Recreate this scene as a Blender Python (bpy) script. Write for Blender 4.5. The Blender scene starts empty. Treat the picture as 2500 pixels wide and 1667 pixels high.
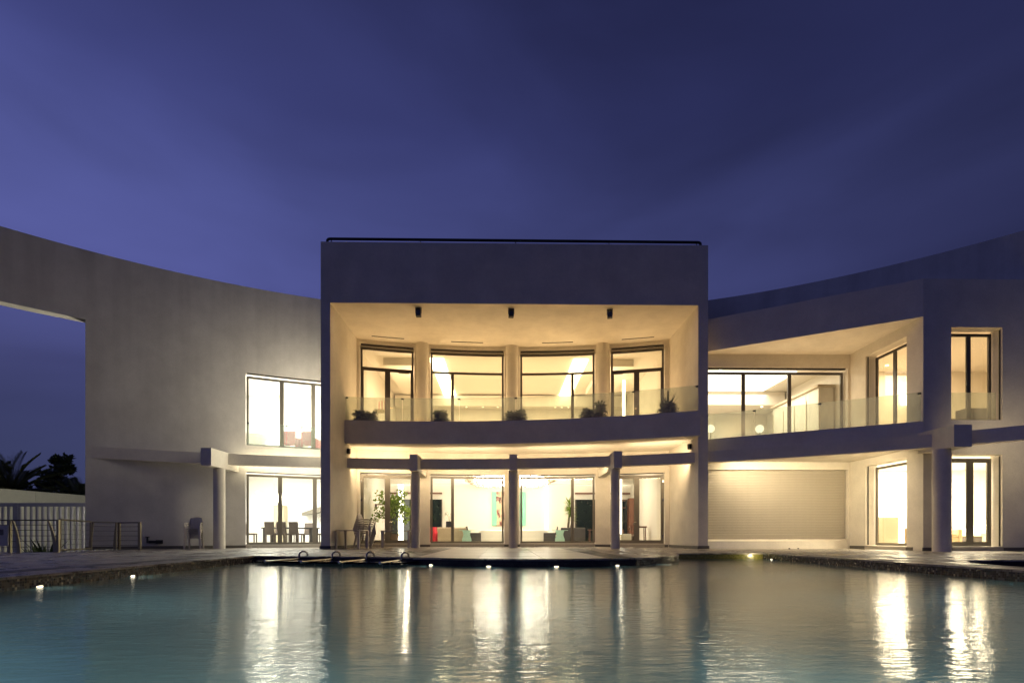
import bpy, bmesh, math, random
from mathutils import Vector, Matrix
from mathutils.geometry import tessellate_polygon
random.seed(11)
SC = bpy.context.scene
COL = SC.collection
R_ = math.radians

# ---------------------------------------------------------------- camera
cam_d = bpy.data.cameras.new('camera')
cam = bpy.data.objects.new('camera', cam_d); COL.objects.link(cam)
cam.location = (0, 0, 0.5)
cam.rotation_euler = (R_(90), 0, R_(-1.0))
cam_d.sensor_width = 36.0
cam_d.lens = 36.0 * 1300 / 2500
cam_d.shift_y = (1308 - 833.5) / 2500
cam_d.clip_start = 0.05; cam_d.clip_end = 2000
SC.camera = cam

# ---------------------------------------------------------------- world: dusk sky, afterglow on the left, thin cloud
W = bpy.data.worlds.new('World'); SC.world = W; W.use_nodes = True
wn = W.node_tree.nodes; wl = W.node_tree.links; wn.clear()
def N(t, **k):
    n = wn.new(t)
    for a, b in k.items(): setattr(n, a, b)
    return n
wout = N('ShaderNodeOutputWorld'); wbg = N('ShaderNodeBackground'); wtc = N('ShaderNodeTexCoord')
sep = N('ShaderNodeSeparateXYZ'); wl.new(wtc.outputs['Generated'], sep.inputs[0])
side = N('ShaderNodeMapRange', interpolation_type='SMOOTHSTEP')
for i, v in enumerate((-0.85, 1.05, 1.24, 0.34)): side.inputs[i + 1].default_value = v
wl.new(sep.outputs[0], side.inputs[0])
rz = N('ShaderNodeValToRGB'); e = rz.color_ramp.elements
e[0].position = 0.0; e[0].color = (0.0306, 0.0364, 0.0886, 1)
e[1].position = 1.0; e[1].color = (0.0198, 0.0242, 0.0770, 1)
for p, c in ((0.12, (0.0319, 0.0376, 0.0956, 1)), (0.25, (0.0383, 0.0426, 0.1224, 1)), (0.40, (0.0682, 0.0781, 0.2420, 1)), (0.50, (0.0528, 0.0616, 0.1958, 1)), (0.60, (0.0385, 0.0451, 0.1562, 1)), (0.72, (0.0264, 0.0308, 0.1078, 1))):
    q = e.new(p); q.color = c
wl.new(sep.outputs[2], rz.inputs[0])
wmap = N('ShaderNodeMapping'); wmap.inputs['Scale'].default_value = (1.3, 1.0, 3.2); wmap.inputs['Rotation'].default_value = (0, R_(34), 0); wmap.inputs['Location'].default_value = (7.7, 0.3, 1.9)
wl.new(wtc.outputs['Generated'], wmap.inputs[0])
wno = N('ShaderNodeTexNoise'); wno.inputs['Scale'].default_value = 1.7; wno.inputs['Detail'].default_value = 4.5; wno.inputs['Roughness'].default_value = 0.45; wno.inputs['Distortion'].default_value = 0.5
wl.new(wmap.outputs[0], wno.inputs[0])
wcl = N('ShaderNodeMapRange')
for i, v in enumerate((0.30, 0.72, 0.78, 1.32)): wcl.inputs[i + 1].default_value = v
wl.new(wno.outputs[0], wcl.inputs[0])
mul = N('ShaderNodeMath', operation='MULTIPLY'); wl.new(side.outputs[0], mul.inputs[0]); wl.new(wcl.outputs[0], mul.inputs[1])
wl.new(rz.outputs[0], wbg.inputs[0]); wl.new(mul.outputs[0], wbg.inputs[1]); wl.new(wbg.outputs[0], wout.inputs[0])

SC.view_settings.view_transform = 'Standard'; SC.view_settings.look = 'None'
SC.view_settings.exposure = 0.0; SC.view_settings.gamma = 1.0; SC.view_settings.use_curve_mapping = False
SC.render.engine = 'CYCLES'
SC.cycles.use_denoising = True
SC.cycles.max_bounces = 10; SC.cycles.diffuse_bounces = 4; SC.cycles.glossy_bounces = 4
SC.cycles.transmission_bounces = 6; SC.cycles.transparent_max_bounces = 16
SC.cycles.sample_clamp_indirect = 6.0; SC.cycles.caustics_reflective = False; SC.cycles.caustics_refractive = False
SC.cycles.use_light_tree = True

# ---------------------------------------------------------------- lamps (rooms and pool lamps of the house, added fill lights)
def lamp(name, kind, loc, power, color, size=0.3, size_y=None, rot=(0, 0, 0), spot=None):
    d = bpy.data.lights.new(name, kind); d.energy = power; d.color = color
    if kind == 'AREA':
        d.shape = 'RECTANGLE'; d.size = size; d.size_y = size_y or size
    else: d.shadow_soft_size = size
    if spot: d.spot_size = R_(spot); d.spot_blend = 0.6
    o = bpy.data.objects.new(name, d); o.location = loc; o.rotation_euler = rot; COL.objects.link(o)
    o['kind'] = 'structure'
    return o
WARM = (1.0, 0.71, 0.42); CREAM = (1.0, 0.84, 0.64); COOLW = (1.0, 0.985, 0.90); SOFT = (1.0, 0.85, 0.62)
lamp('room_light', 'AREA', (0.3, 28.6, 9.0), 560, WARM, 5.6, 6.0)
lamp('room_light', 'POINT', (-4.4, 26.8, 7.6), 150, WARM, 0.02)
lamp('room_light', 'POINT', (5.1, 26.8, 7.6), 150, WARM, 0.02)
lamp('room_light', 'AREA', (0.4, 28.4, 3.9), 380, CREAM, 9.0, 4.0)
lamp('room_light', 'POINT', (-5.0, 27.8, 3.0), 100, CREAM, 0.02)
lamp('room_light', 'POINT', (6.0, 27.8, 3.0), 100, CREAM, 0.02)
lamp('room_light', 'AREA', (-10.6, 25.6, 3.68), 620, COOLW, 4.5, 3.5)
lamp('room_light', 'AREA', (-10.6, 25.6, 8.1), 1300, COOLW, 4.5, 3.5)
lamp('room_light', 'AREA', (11.0, 24.4, 7.45), 270, CREAM, 4.0, 3.5)
lamp('room_light', 'AREA', (16.9, 20.6, 7.55), 330, WARM, 2.6, 3.0)
lamp('room_light', 'AREA', (16.9, 20.6, 3.28), 1500, SOFT, 3.2, 3.2)
# added, unseen fill lights on the portal's hidden left flank, washing the curved wing
lamp('flank_fill_light', 'AREA', (-6.965, 21.95, 6.0), 215, (1.0, .88, .66), 1.2, 2.8, rot=(R_(90), 0, R_(74)))
lamp('flank_fill_light', 'AREA', (-6.965, 22.9, 2.00), 70, (1.0, .88, .72), .6, 1.5, rot=(R_(90), 0, R_(80)))
# added, unseen fill strips behind the pergola beams, turned to the house
def beam_fill(x, power, length, color, tilt=98, zc=3.62):
    a = math.asin((x + 2.75) / 26.56); r = 26.56 + .33
    lamp('beam_fill_light', 'AREA', (-2.75 + r * math.sin(a), -3.70 + r * math.cos(a), zc), power, color, length, .12, rot=(R_(tilt), 0, -a))
AMB = (1.0, 0.74, 0.44); AMB2 = (1.0, 0.60, 0.26)
for _x, _p, _l, _c in ((-9.0, 30, 3.2, (1.0, .86, .56)), (-5.2, 62, 2.2, AMB), (-1.6, 70, 3.2, AMB), (2.5, 70, 3.2, AMB), (6.1, 62, 2.2, AMB), (10.7, 150, 4.4, (1.0, .80, .5)), (15.9, 26, 2.2, (1.0, .80, .5))):
    beam_fill(_x, _p, _l, _c, 42 if 8 < _x < 14 else 85 if _x > 14 else 100, 3.425 if 8 < _x < 14 else 3.50)
# added upward fill strips, out of sight on the balcony and loggia floors
for _a in (-12.7, -4.4, 5.2, 13.6):
    _r = 24.35
    lamp('floor_fill_light', 'AREA', (0.26 + _r * math.sin(R_(_a)), -0.1 + _r * math.cos(R_(_a)), 5.33), 37, AMB2, 2.2, .10, rot=(R_(180), 0, R_(-_a)))
for _x, _y, _p in ((9.6, 20.95, 24), (12.2, 20.3, 32)):
    lamp('floor_fill_light', 'AREA', (_x, _y, 4.34), _p, AMB2, 1.6, .10, rot=(R_(180), 0, 0))

# ---------------------------------------------------------------- materials
def new_mat(name):
    m = bpy.data.materials.new(name); m.use_nodes = True
    return m, m.node_tree.nodes, m.node_tree.links, m.node_tree.nodes['Principled BSDF']
def plain(name, col, rough=0.5, metal=0.0, vary=0.08, scale=6.0, bump=0.0, bscale=60.0, spec=0.5):
    m, n, l, b = new_mat(name)
    tc = n.new('ShaderNodeTexCoord'); no = n.new('ShaderNodeTexNoise'); no.inputs['Scale'].default_value = scale; no.inputs['Detail'].default_value = 5
    l.new(tc.outputs['Object'], no.inputs[0])
    mx = n.new('ShaderNodeMix'); mx.data_type = 'RGBA'
    mx.inputs[6].default_value = tuple(max(0, c * (1 - vary)) for c in col) + (1,)
    mx.inputs[7].default_value = tuple(min(1, c * (1 + vary)) for c in col) + (1,)
    l.new(no.outputs[0], mx.inputs[0]); l.new(mx.outputs[2], b.inputs['Base Color'])
    b.inputs['Roughness'].default_value = rough; b.inputs['Metallic'].default_value = metal; b.inputs['Specular IOR Level'].default_value = spec
    if bump:
        n2 = n.new('ShaderNodeTexNoise'); n2.inputs['Scale'].default_value = bscale; n2.inputs['Detail'].default_value = 4
        l.new(tc.outputs['Object'], n2.inputs[0])
        bp = n.new('ShaderNodeBump'); bp.inputs['Strength'].default_value = bump; bp.inputs['Distance'].default_value = 0.02
        l.new(n2.outputs[0], bp.inputs['Height']); l.new(bp.outputs[0], b.inputs['Normal'])
    return m
def stucco(name, col, streak=0.15, blotch=0.12):
    """rendered wall: fine grain, blotches, vertical rain streaks"""
    m, n, l, b = new_mat(name)
    tc = n.new('ShaderNodeTexCoord')
    mp = n.new('ShaderNodeMapping'); mp.inputs['Scale'].default_value = (1.6, 1.6, 0.10); l.new(tc.outputs['Object'], mp.inputs[0])
    s = n.new('ShaderNodeTexNoise'); s.inputs['Scale'].default_value = 1.1; s.inputs['Detail'].default_value = 4; s.inputs['Roughness'].default_value = 0.5; l.new(mp.outputs[0], s.inputs[0])
    g = n.new('ShaderNodeTexNoise'); g.inputs['Scale'].default_value = 1.1; g.inputs['Detail'].default_value = 8; g.inputs['Roughness'].default_value = 0.65; l.new(tc.outputs['Object'], g.inputs[0])
    f = n.new('ShaderNodeTexNoise'); f.inputs['Scale'].default_value = 26; f.inputs['Detail'].default_value = 6; f.inputs['Roughness'].default_value = 0.7; l.new(tc.outputs['Object'], f.inputs[0])
    def rng(src, a0, a1, b0, b1):
        r = n.new('ShaderNodeMapRange')
        for i, v in enumerate((a0, a1, b0, b1)): r.inputs[i + 1].default_value = v
        l.new(src, r.inputs[0]); return r.outputs[0]
    def mulm(a, c):
        q = n.new('ShaderNodeMath'); q.operation = 'MULTIPLY'; l.new(a, q.inputs[0]); l.new(c, q.inputs[1]); return q.outputs[0]
    sz = n.new('ShaderNodeSeparateXYZ'); l.new(tc.outputs['Object'], sz.inputs[0])
    hgt = rng(sz.outputs[2], 4.0, 11.0, 0.35, 1.0); inv = rng(s.outputs[0], 0.42, 0.70, 0.0, streak); st = mulm(inv, hgt); one = n.new('ShaderNodeMath'); one.operation = 'SUBTRACT'; one.inputs[0].default_value = 1.0; l.new(st, one.inputs[1])
    k = mulm(mulm(one.outputs[0], rng(g.outputs[0], 0.3, 0.7, 1.0 - blotch, 1.0 + blotch * 0.5)), rng(f.outputs[0], 0.3, 0.7, 0.92, 1.06))
    mx = n.new('ShaderNodeMix'); mx.data_type = 'RGBA'; mx.blend_type = 'MULTIPLY'; mx.inputs[0].default_value = 1
    mx.inputs[6].default_value = col + (1,); cb = n.new('ShaderNodeCombineColor')
    for i in range(3): l.new(k, cb.inputs[i])
    l.new(cb.outputs[0], mx.inputs[7]); l.new(mx.outputs[2], b.inputs['Base Color'])
    b.inputs['Roughness'].default_value = 0.9; b.inputs['Specular IOR Level'].default_value = 0.2
    bp = n.new('ShaderNodeBump'); bp.inputs['Strength'].default_value = 0.35; bp.inputs['Distance'].default_value = 0.012
    n2 = n.new('ShaderNodeTexNoise'); n2.inputs['Scale'].default_value = 45; n2.inputs['Detail'].default_value = 5; l.new(tc.outputs['Object'], n2.inputs[0])
    l.new(n2.outputs[0], bp.inputs['Height']); l.new(bp.outputs[0], b.inputs['Normal'])
    return m
def emit(name, col, s):
    m = bpy.data.materials.new(name); m.use_nodes = True; n = m.node_tree.nodes; l = m.node_tree.links; n.clear()
    o = n.new('ShaderNodeOutputMaterial'); e_ = n.new('ShaderNodeEmission'); e_.inputs[0].default_value = col + (1,); e_.inputs[1].default_value = s
    l.new(e_.outputs[0], o.inputs[0]); return m
def thin_glass(name, tint, refl=0.07, veil=0.0, veilcol=(0.8, 0.8, 0.75), rough=0.0):
    """pane: light goes straight through, a share is mirrored (more at grazing angles), an optional dusty veil"""
    m = bpy.data.materials.new(name); m.use_nodes = True; n = m.node_tree.nodes; l = m.node_tree.links; n.clear()
    o = n.new('ShaderNodeOutputMaterial'); t = n.new('ShaderNodeBsdfTransparent'); t.inputs[0].default_value = tint + (1,)
    g = n.new('ShaderNodeBsdfGlossy'); g.inputs['Roughness'].default_value = rough
    lw = n.new('ShaderNodeLayerWeight'); lw.inputs[0].default_value = 0.25
    mr = n.new('ShaderNodeMapRange'); mr.inputs[3].default_value = refl; mr.inputs[4].default_value = 0.55; l.new(lw.outputs['Facing'], mr.inputs[0])
    pw = n.new('ShaderNodeMath'); pw.operation = 'POWER'; pw.inputs[1].default_value = 3.0; l.new(lw.outputs['Facing'], pw.inputs[0]); l.new(pw.outputs[0], mr.inputs[0])
    mx = n.new('ShaderNodeMixShader'); l.new(mr.outputs[0], mx.inputs[0]); l.new(t.outputs[0], mx.inputs[1]); l.new(g.outputs[0], mx.inputs[2])
    last = mx.outputs[0]
    if veil:
        tc = n.new('ShaderNodeTexCoord'); mp = n.new('ShaderNodeMapping'); mp.inputs['Scale'].default_value = (3, 3, 0.8); l.new(tc.outputs['Object'], mp.inputs[0])
        no = n.new('ShaderNodeTexNoise'); no.inputs['Scale'].default_value = 1.5; no.inputs['Detail'].default_value = 5; l.new(mp.outputs[0], no.inputs[0])
        vr = n.new('ShaderNodeMapRange')
        for i, v in enumerate((0.3, 0.75, veil * 0.85, veil * 1.25)): vr.inputs[i + 1].default_value = v
        l.new(no.outputs[0], vr.inputs[0])
        d = n.new('ShaderNodeBsdfDiffuse'); d.inputs[0].default_value = veilcol + (1,)
        tr = n.new('ShaderNodeBsdfTranslucent'); tr.inputs[0].default_value = veilcol + (1,)
        ad = n.new('ShaderNodeMixShader'); ad.inputs[0].default_value = 0.6; l.new(d.outputs[0], ad.inputs[1]); l.new(tr.outputs[0], ad.inputs[2])
        m2 = n.new('ShaderNodeMixShader'); l.new(vr.outputs[0], m2.inputs[0]); l.new(last, m2.inputs[1]); l.new(ad.outputs[0], m2.inputs[2]); last = m2.outputs[0]
    l.new(last, o.inputs[0]); return m
def paving(name, c1, c2, tw, th, wet=0.6, joint=0.006, off=0.5):
    """stone slabs, damp in patches: colour, joints and gloss all vary"""
    m, n, l, b = new_mat(name)
    tc = n.new('ShaderNodeTexCoord')
    br = n.new('ShaderNodeTexBrick'); br.offset = off; br.inputs['Scale'].default_value = 1.0
    br.inputs['Brick Width'].default_value = tw; br.inputs['Row Height'].default_value = th; br.inputs['Mortar Size'].default_value = joint
    br.inputs['Color1'].default_value = c1 + (1,); br.inputs['Color2'].default_value = c2 + (1,); br.inputs['Mortar'].default_value = tuple(0.35 * x for x in c1) + (1,)
    l.new(tc.outputs['Object'], br.inputs[0])
    no = n.new('ShaderNodeTexNoise'); no.inputs['Scale'].default_value = 1.15; no.inputs['Detail'].default_value = 8; no.inputs['Roughness'].default_value = 0.62; no.inputs['Distortion'].default_value = 0.8
    l.new(tc.outputs['Object'], no.inputs[0])
    gr = n.new('ShaderNodeTexNoise'); gr.inputs['Scale'].default_value = 2.2; gr.inputs['Detail'].default_value = 9; gr.inputs['Roughness'].default_value = 0.68; l.new(tc.outputs['Object'], gr.inputs[0])
    mr = n.new('ShaderNodeMapRange')
    for i, v in enumerate((0.46, 0.56, 0.0, 1.0)): mr.inputs[i + 1].default_value = v
    l.new(no.outputs[0], mr.inputs[0])
    dk = n.new('ShaderNodeMapRange')
    for i, v in enumerate((0, 1, 1.0, 1.0 - 0.70 * wet)): dk.inputs[i + 1].default_value = v
    l.new(mr.outputs[0], dk.inputs[0])
    g2 = n.new('ShaderNodeMapRange')
    for i, v in enumerate((0.34, 0.66, 0.50, 1.30)): g2.inputs[i + 1].default_value = v
    l.new(gr.outputs[0], g2.inputs[0])
    mm = n.new('ShaderNodeMath'); mm.operation = 'MULTIPLY'; l.new(dk.outputs[0], mm.inputs[0]); l.new(g2.outputs[0], mm.inputs[1])
    cb = n.new('ShaderNodeCombineColor')
    for i in range(3): l.new(mm.outputs[0], cb.inputs[i])
    mx = n.new('ShaderNodeMix'); mx.data_type = 'RGBA'; mx.blend_type = 'MULTIPLY'; mx.inputs[0].default_value = 1
    l.new(br.outputs['Color'], mx.inputs[6]); l.new(cb.outputs[0], mx.inputs[7]); l.new(mx.outputs[2], b.inputs['Base Color'])
    rr = n.new('ShaderNodeMapRange')
    for i, v in enumerate((0, 1, 0.66, 0.66 - 0.60 * wet)): rr.inputs[i + 1].default_value = v
    l.new(mr.outputs[0], rr.inputs[0]); l.new(rr.outputs[0], b.inputs['Roughness'])
    bp = n.new('ShaderNodeBump'); bp.inputs['Strength'].default_value = 0.25; bp.inputs['Distance'].default_value = 0.01
    bn = n.new('ShaderNodeTexNoise'); bn.inputs['Scale'].default_value = 3.5; bn.inputs['Detail'].default_value = 7; l.new(tc.outputs['Object'], bn.inputs[0])
    l.new(bn.outputs[0], bp.inputs['Height']); l.new(bp.outputs[0], b.inputs['Normal'])
    return m
def mosaic(name, stops, tile=0.034, rough=0.25, grout=(0.10, 0.09, 0.08)):
    m, n, l, b = new_mat(name)
    uv = n.new('ShaderNodeUVMap'); sc_ = n.new('ShaderNodeVectorMath'); sc_.operation = 'SCALE'; sc_.inputs[3].default_value = 1.0 / tile; l.new(uv.outputs[0], sc_.inputs[0])
    fl = n.new('ShaderNodeVectorMath'); fl.operation = 'FLOOR'; l.new(sc_.outputs[0], fl.inputs[0])
    wh = n.new('ShaderNodeTexWhiteNoise'); wh.noise_dimensions = '2D'; l.new(fl.outputs[0], wh.inputs['Vector'])
    rp = n.new('ShaderNodeValToRGB'); rp.color_ramp.interpolation = 'CONSTANT'; el = rp.color_ramp.elements
    el[0].color = stops[0][1] + (1,); el[1].position = stops[1][0]; el[1].color = stops[1][1] + (1,)
    for p, c in stops[2:]: q = el.new(p); q.color = c + (1,)
    l.new(wh.outputs['Value'], rp.inputs[0])
    fr = n.new('ShaderNodeVectorMath'); fr.operation = 'FRACTION'; l.new(sc_.outputs[0], fr.inputs[0]); sp = n.new('ShaderNodeSeparateXYZ'); l.new(fr.outputs[0], sp.inputs[0])
    mn = n.new('ShaderNodeMath'); mn.operation = 'MINIMUM'; l.new(sp.outputs[0], mn.inputs[0]); l.new(sp.outputs[1], mn.inputs[1])
    gt = n.new('ShaderNodeMath'); gt.operation = 'GREATER_THAN'; gt.inputs[1].default_value = 0.12; l.new(mn.outputs[0], gt.inputs[0])
    mx = n.new('ShaderNodeMix'); mx.data_type = 'RGBA'; mx.inputs[6].default_value = grout + (1,); l.new(gt.outputs[0], mx.inputs[0]); l.new(rp.outputs[0], mx.inputs[7])
    l.new(mx.outputs[2], b.inputs['Base Color']); b.inputs['Roughness'].default_value = rough
    bp = n.new('ShaderNodeBump'); bp.inputs['Strength'].default_value = 0.6; bp.inputs['Distance'].default_value = 0.003; l.new(gt.outputs[0], bp.inputs['Height']); l.new(bp.outputs[0], b.inputs['Normal'])
    return m
def leafy(name, c1, c2, rough=0.5):
    m, n, l, b = new_mat(name)
    oi = n.new('ShaderNodeTexCoord'); wn_ = n.new('ShaderNodeTexNoise'); wn_.inputs['Scale'].default_value = 3.0; l.new(oi.outputs['Object'], wn_.inputs[0])
    mx = n.new('ShaderNodeMix'); mx.data_type = 'RGBA'; mx.inputs[6].default_value = c1 + (1,); mx.inputs[7].default_value = c2 + (1,)
    l.new(wn_.outputs[0], mx.inputs[0]); l.new(mx.outputs[2], b.inputs['Base Color']); b.inputs['Roughness'].default_value = rough
    tr = n.new('ShaderNodeBsdfTranslucent'); l.new(mx.outputs[2], tr.inputs[0]); ms = n.new('ShaderNodeMixShader'); ms.inputs[0].default_value = 0.45
    out = n['Material Output']; l.new(b.outputs[0], ms.inputs[1]); l.new(tr.outputs[0], ms.inputs[2]); l.new(ms.outputs[0], out.inputs[0])
    return m
def water_mat():
    m = bpy.data.materials.new('water'); m.use_nodes = True; n = m.node_tree.nodes; l = m.node_tree.links; n.clear()
    o = n.new('ShaderNodeOutputMaterial'); tc = n.new('ShaderNodeTexCoord')
    a = n.new('ShaderNodeTexNoise'); a.inputs['Scale'].default_value = 4.0; a.inputs['Detail'].default_value = 3; a.inputs['Roughness'].default_value = 0.55
    c = n.new('ShaderNodeTexNoise'); c.inputs['Scale'].default_value = 15; c.inputs['Detail'].default_value = 3
    mp = n.new('ShaderNodeMapping'); mp.inputs['Scale'].default_value = (0.55, 1.5, 1); l.new(tc.outputs['Object'], mp.inputs[0])
    l.new(mp.outputs[0], a.inputs[0]); l.new(mp.outputs[0], c.inputs[0])
    b1 = n.new('ShaderNodeBump'); b1.inputs['Strength'].default_value = 1.0; b1.inputs['Distance'].default_value = 0.0052; l.new(a.outputs[0], b1.inputs['Height'])
    b2 = n.new('ShaderNodeBump'); b2.inputs['Strength'].default_value = 1.0; b2.inputs['Distance'].default_value = 0.0032; l.new(c.outputs[0], b2.inputs['Height']); l.new(b1.outputs[0], b2.inputs['Normal'])
    f = n.new('ShaderNodeFresnel'); f.inputs[0].default_value = 1.40; l.new(b2.outputs[0], f.inputs['Normal'])
    t = n.new('ShaderNodeBsdfRefraction'); t.inputs['Color'].default_value = (0.79, 0.93, 0.96, 1); t.inputs['IOR'].default_value = 1.33; t.inputs['Roughness'].default_value = 0.0; l.new(b2.outputs[0], t.inputs['Normal'])
    g = n.new('ShaderNodeBsdfGlossy'); g.inputs['Roughness'].default_value = 0.095; l.new(b2.outputs[0], g.inputs['Normal'])
    mx = n.new('ShaderNodeMixShader'); l.new(f.outputs[0], mx.inputs[0]); l.new(t.outputs[0], mx.inputs[1]); l.new(g.outputs[0], mx.inputs[2]); l.new(mx.outputs[0], o.inputs[0])
    return m
M = {}
M['stucco'] = stucco('stucco', (0.68, 0.655, 0.61), streak=0.17)
M['stucco_clean'] = stucco('stucco_clean', (0.80, 0.75, 0.645), streak=0.04, blotch=0.13)
M['cream'] = plain('cream_paint', (0.78, 0.74, 0.66), 0.7, vary=0.03, scale=1.2)
M['white'] = plain('white_paint', (0.82, 0.81, 0.78), 0.6, vary=0.03)
M['floor_in'] = plain('interior_floor', (0.62, 0.57, 0.49), 0.3, vary=0.06)
M['bronze'] = plain('bronze_aluminium', (0.085, 0.075, 0.065), 0.38, 0.35, vary=0.05)
M['palealu'] = plain('pale_aluminium', (0.17, 0.155, 0.125), 0.4, 0.3, vary=0.05)
M['glass'] = thin_glass('window_glass', (0.95, 0.96, 0.94), 0.05)
M['guard'] = thin_glass('balustrade_glass', (0.90, 0.94, 0.89), 0.06, veil=0.16)
M['darkglass'] = plain('dark_glass', (0.012, 0.018, 0.014), 0.06, vary=0.2)
M['tealglass'] = plain('teal_glass', (0.50, 0.78, 0.71), 0.10, vary=0.04)
M['black'] = plain('black_metal', (0.012, 0.012, 0.014), 0.4, vary=0.1)
M['steel'] = plain('stainless_steel', (0.55, 0.53, 0.49), 0.22, 1.0, vary=0.05)
M['brass'] = plain('weathered_rail_metal', (0.36, 0.31, 0.20), 0.42, 0.7, vary=0.15)
M['slot'] = plain('dark_slot', (0.03, 0.027, 0.024), 0.7)
M['plinth'] = plain('plinth_stone', (0.13, 0.12, 0.105), 0.6, vary=0.2, bump=0.2)
M['sill'] = plain('sill_marble', (0.42, 0.39, 0.33), 0.35, vary=0.15, scale=4)
M['deck'] = paving('deck_stone', (0.41, 0.365, 0.305), (0.33, 0.29, 0.245), 1.2, 0.6, wet=0.75, joint=0.012)
M['path'] = plain('path_stone', (0.46, 0.40, 0.32), 0.30, vary=0.45, scale=1.3, bump=0.15, bscale=8)
M['band'] = paving('band_stone', (0.085, 0.075, 0.065), (0.07, 0.062, 0.055), 0.65, 0.65, wet=0.5, off=0.0)
M['mosaic'] = mosaic('rim_mosaic', [(0, (0.018, 0.015, 0.016)), (0.30, (0.05, 0.035, 0.025)), (0.52, (0.03, 0.032, 0.045)), (0.72, (0.10, 0.085, 0.07)), (0.88, (0.16, 0.15, 0.14)), (0.955, (0.42, 0.36, 0.26))])
M['mosaic_dark'] = mosaic('terrace_mosaic', [(0, (0.022, 0.016, 0.022)), (0.45, (0.03, 0.022, 0.03)), (0.8, (0.016, 0.014, 0.022))], tile=0.032, grout=(0.06, 0.05, 0.05))
M['mosaic_olive'] = mosaic('alcove_mosaic', [(0, (0.16, 0.15, 0.035)), (0.4, (0.21, 0.19, 0.05)), (0.75, (0.12, 0.12, 0.03))], tile=0.032, grout=(0.06, 0.06, 0.03))
M['pool'] = plain('pool_finish', (0.165, 0.285, 0.325), 0.6, vary=0.18, scale=0.7)
M['water'] = water_mat()
M['ground'] = plain('dark_ground', (0.05, 0.045, 0.035), 0.9, vary=0.3, scale=0.6)
M['resin'] = plain('white_resin', (0.72, 0.66, 0.56), 0.42, vary=0.06)
M['leaf'] = leafy('fern_leaf', (0.03, 0.05, 0.014), (0.06, 0.085, 0.022))
M['ficus'] = leafy('ficus_leaf', (0.10, 0.20, 0.025), (0.28, 0.36, 0.06))
M['palm'] = leafy('palm_leaf', (0.05, 0.06, 0.02), (0.09, 0.10, 0.03))
M['treeleaf'] = leafy('dark_tree_leaf', (0.03, 0.045, 0.02), (0.05, 0.07, 0.03))
M['bark'] = plain('bark', (0.10, 0.075, 0.05), 0.9, vary=0.3, scale=12, bump=0.4)
M['soil'] = plain('soil', (0.05, 0.035, 0.025), 0.95)
M['clay'] = plain('clay_pot', (0.11, 0.07, 0.045), 0.7)
M['red'] = plain('red_fabric', (0.62, 0.03, 0.05), 0.7)
M['pinkred'] = plain('faded_red_fabric', (0.42, 0.04, 0.05), 0.7)
M['beige'] = plain('beige_fabric', (0.50, 0.42, 0.31), 0.8)
M['tan'] = plain('tan_fabric', (0.62, 0.46, 0.28), 0.8)
M['whitefab'] = plain('white_fabric', (0.74, 0.73, 0.66), 0.8, vary=0.03)
M['grey'] = plain('charcoal_fabric', (0.055, 0.05, 0.048), 0.8)
M['dine'] = plain('dark_brown_leather', (0.085, 0.065, 0.055), 0.5)
M['wood'] = plain('brown_wood', (0.14, 0.06, 0.035), 0.4, vary=0.25, scale=5)
M['palewood'] = plain('pale_cabinet', (0.50, 0.45, 0.32), 0.5)
M['crystal'] = plain('crystal_drops', (0.42, 0.33, 0.23), 0.12, vary=0.3)
M['glow'] = emit('lamp_glow', (1.0, 0.92, 0.74), 34.0)
M['glowsoft'] = emit('soft_lamp_glow', (1.0, 0.84, 0.58), 2.6)
M['cove'] = emit('cove_light', (1.0, 0.80, 0.48), 12.0)
M['covewhite'] = emit('white_cove_light', (1.0, 0.90, 0.70), 6.0)
M['downl'] = emit('downlight_glow', (1.0, 0.84, 0.55), 5.0)
M['covesoft'] = emit('ceiling_cove_light', (1.0, 0.88, 0.66), 3.2)
M['chglow'] = emit('chandelier_glow', (1.0, 0.90, 0.72), 40.0)
M['spot'] = emit('pool_lamp', (1.0, 0.86, 0.62), 5.0)
M['board'] = plain('sign_board', (0.62, 0.58, 0.47), 0.6)
M['bluegrey'] = plain('blue_grey_metal', (0.27, 0.27, 0.33), 0.45, 0.1, vary=0.06)
M['boundary'] = plain('boundary_render', (0.42, 0.42, 0.36), 0.9, vary=0.1, bump=0.2)
M['shutter'] = plain('shutter_aluminium', (0.50, 0.46, 0.38), 0.45, 0.15, vary=0.05)

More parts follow.
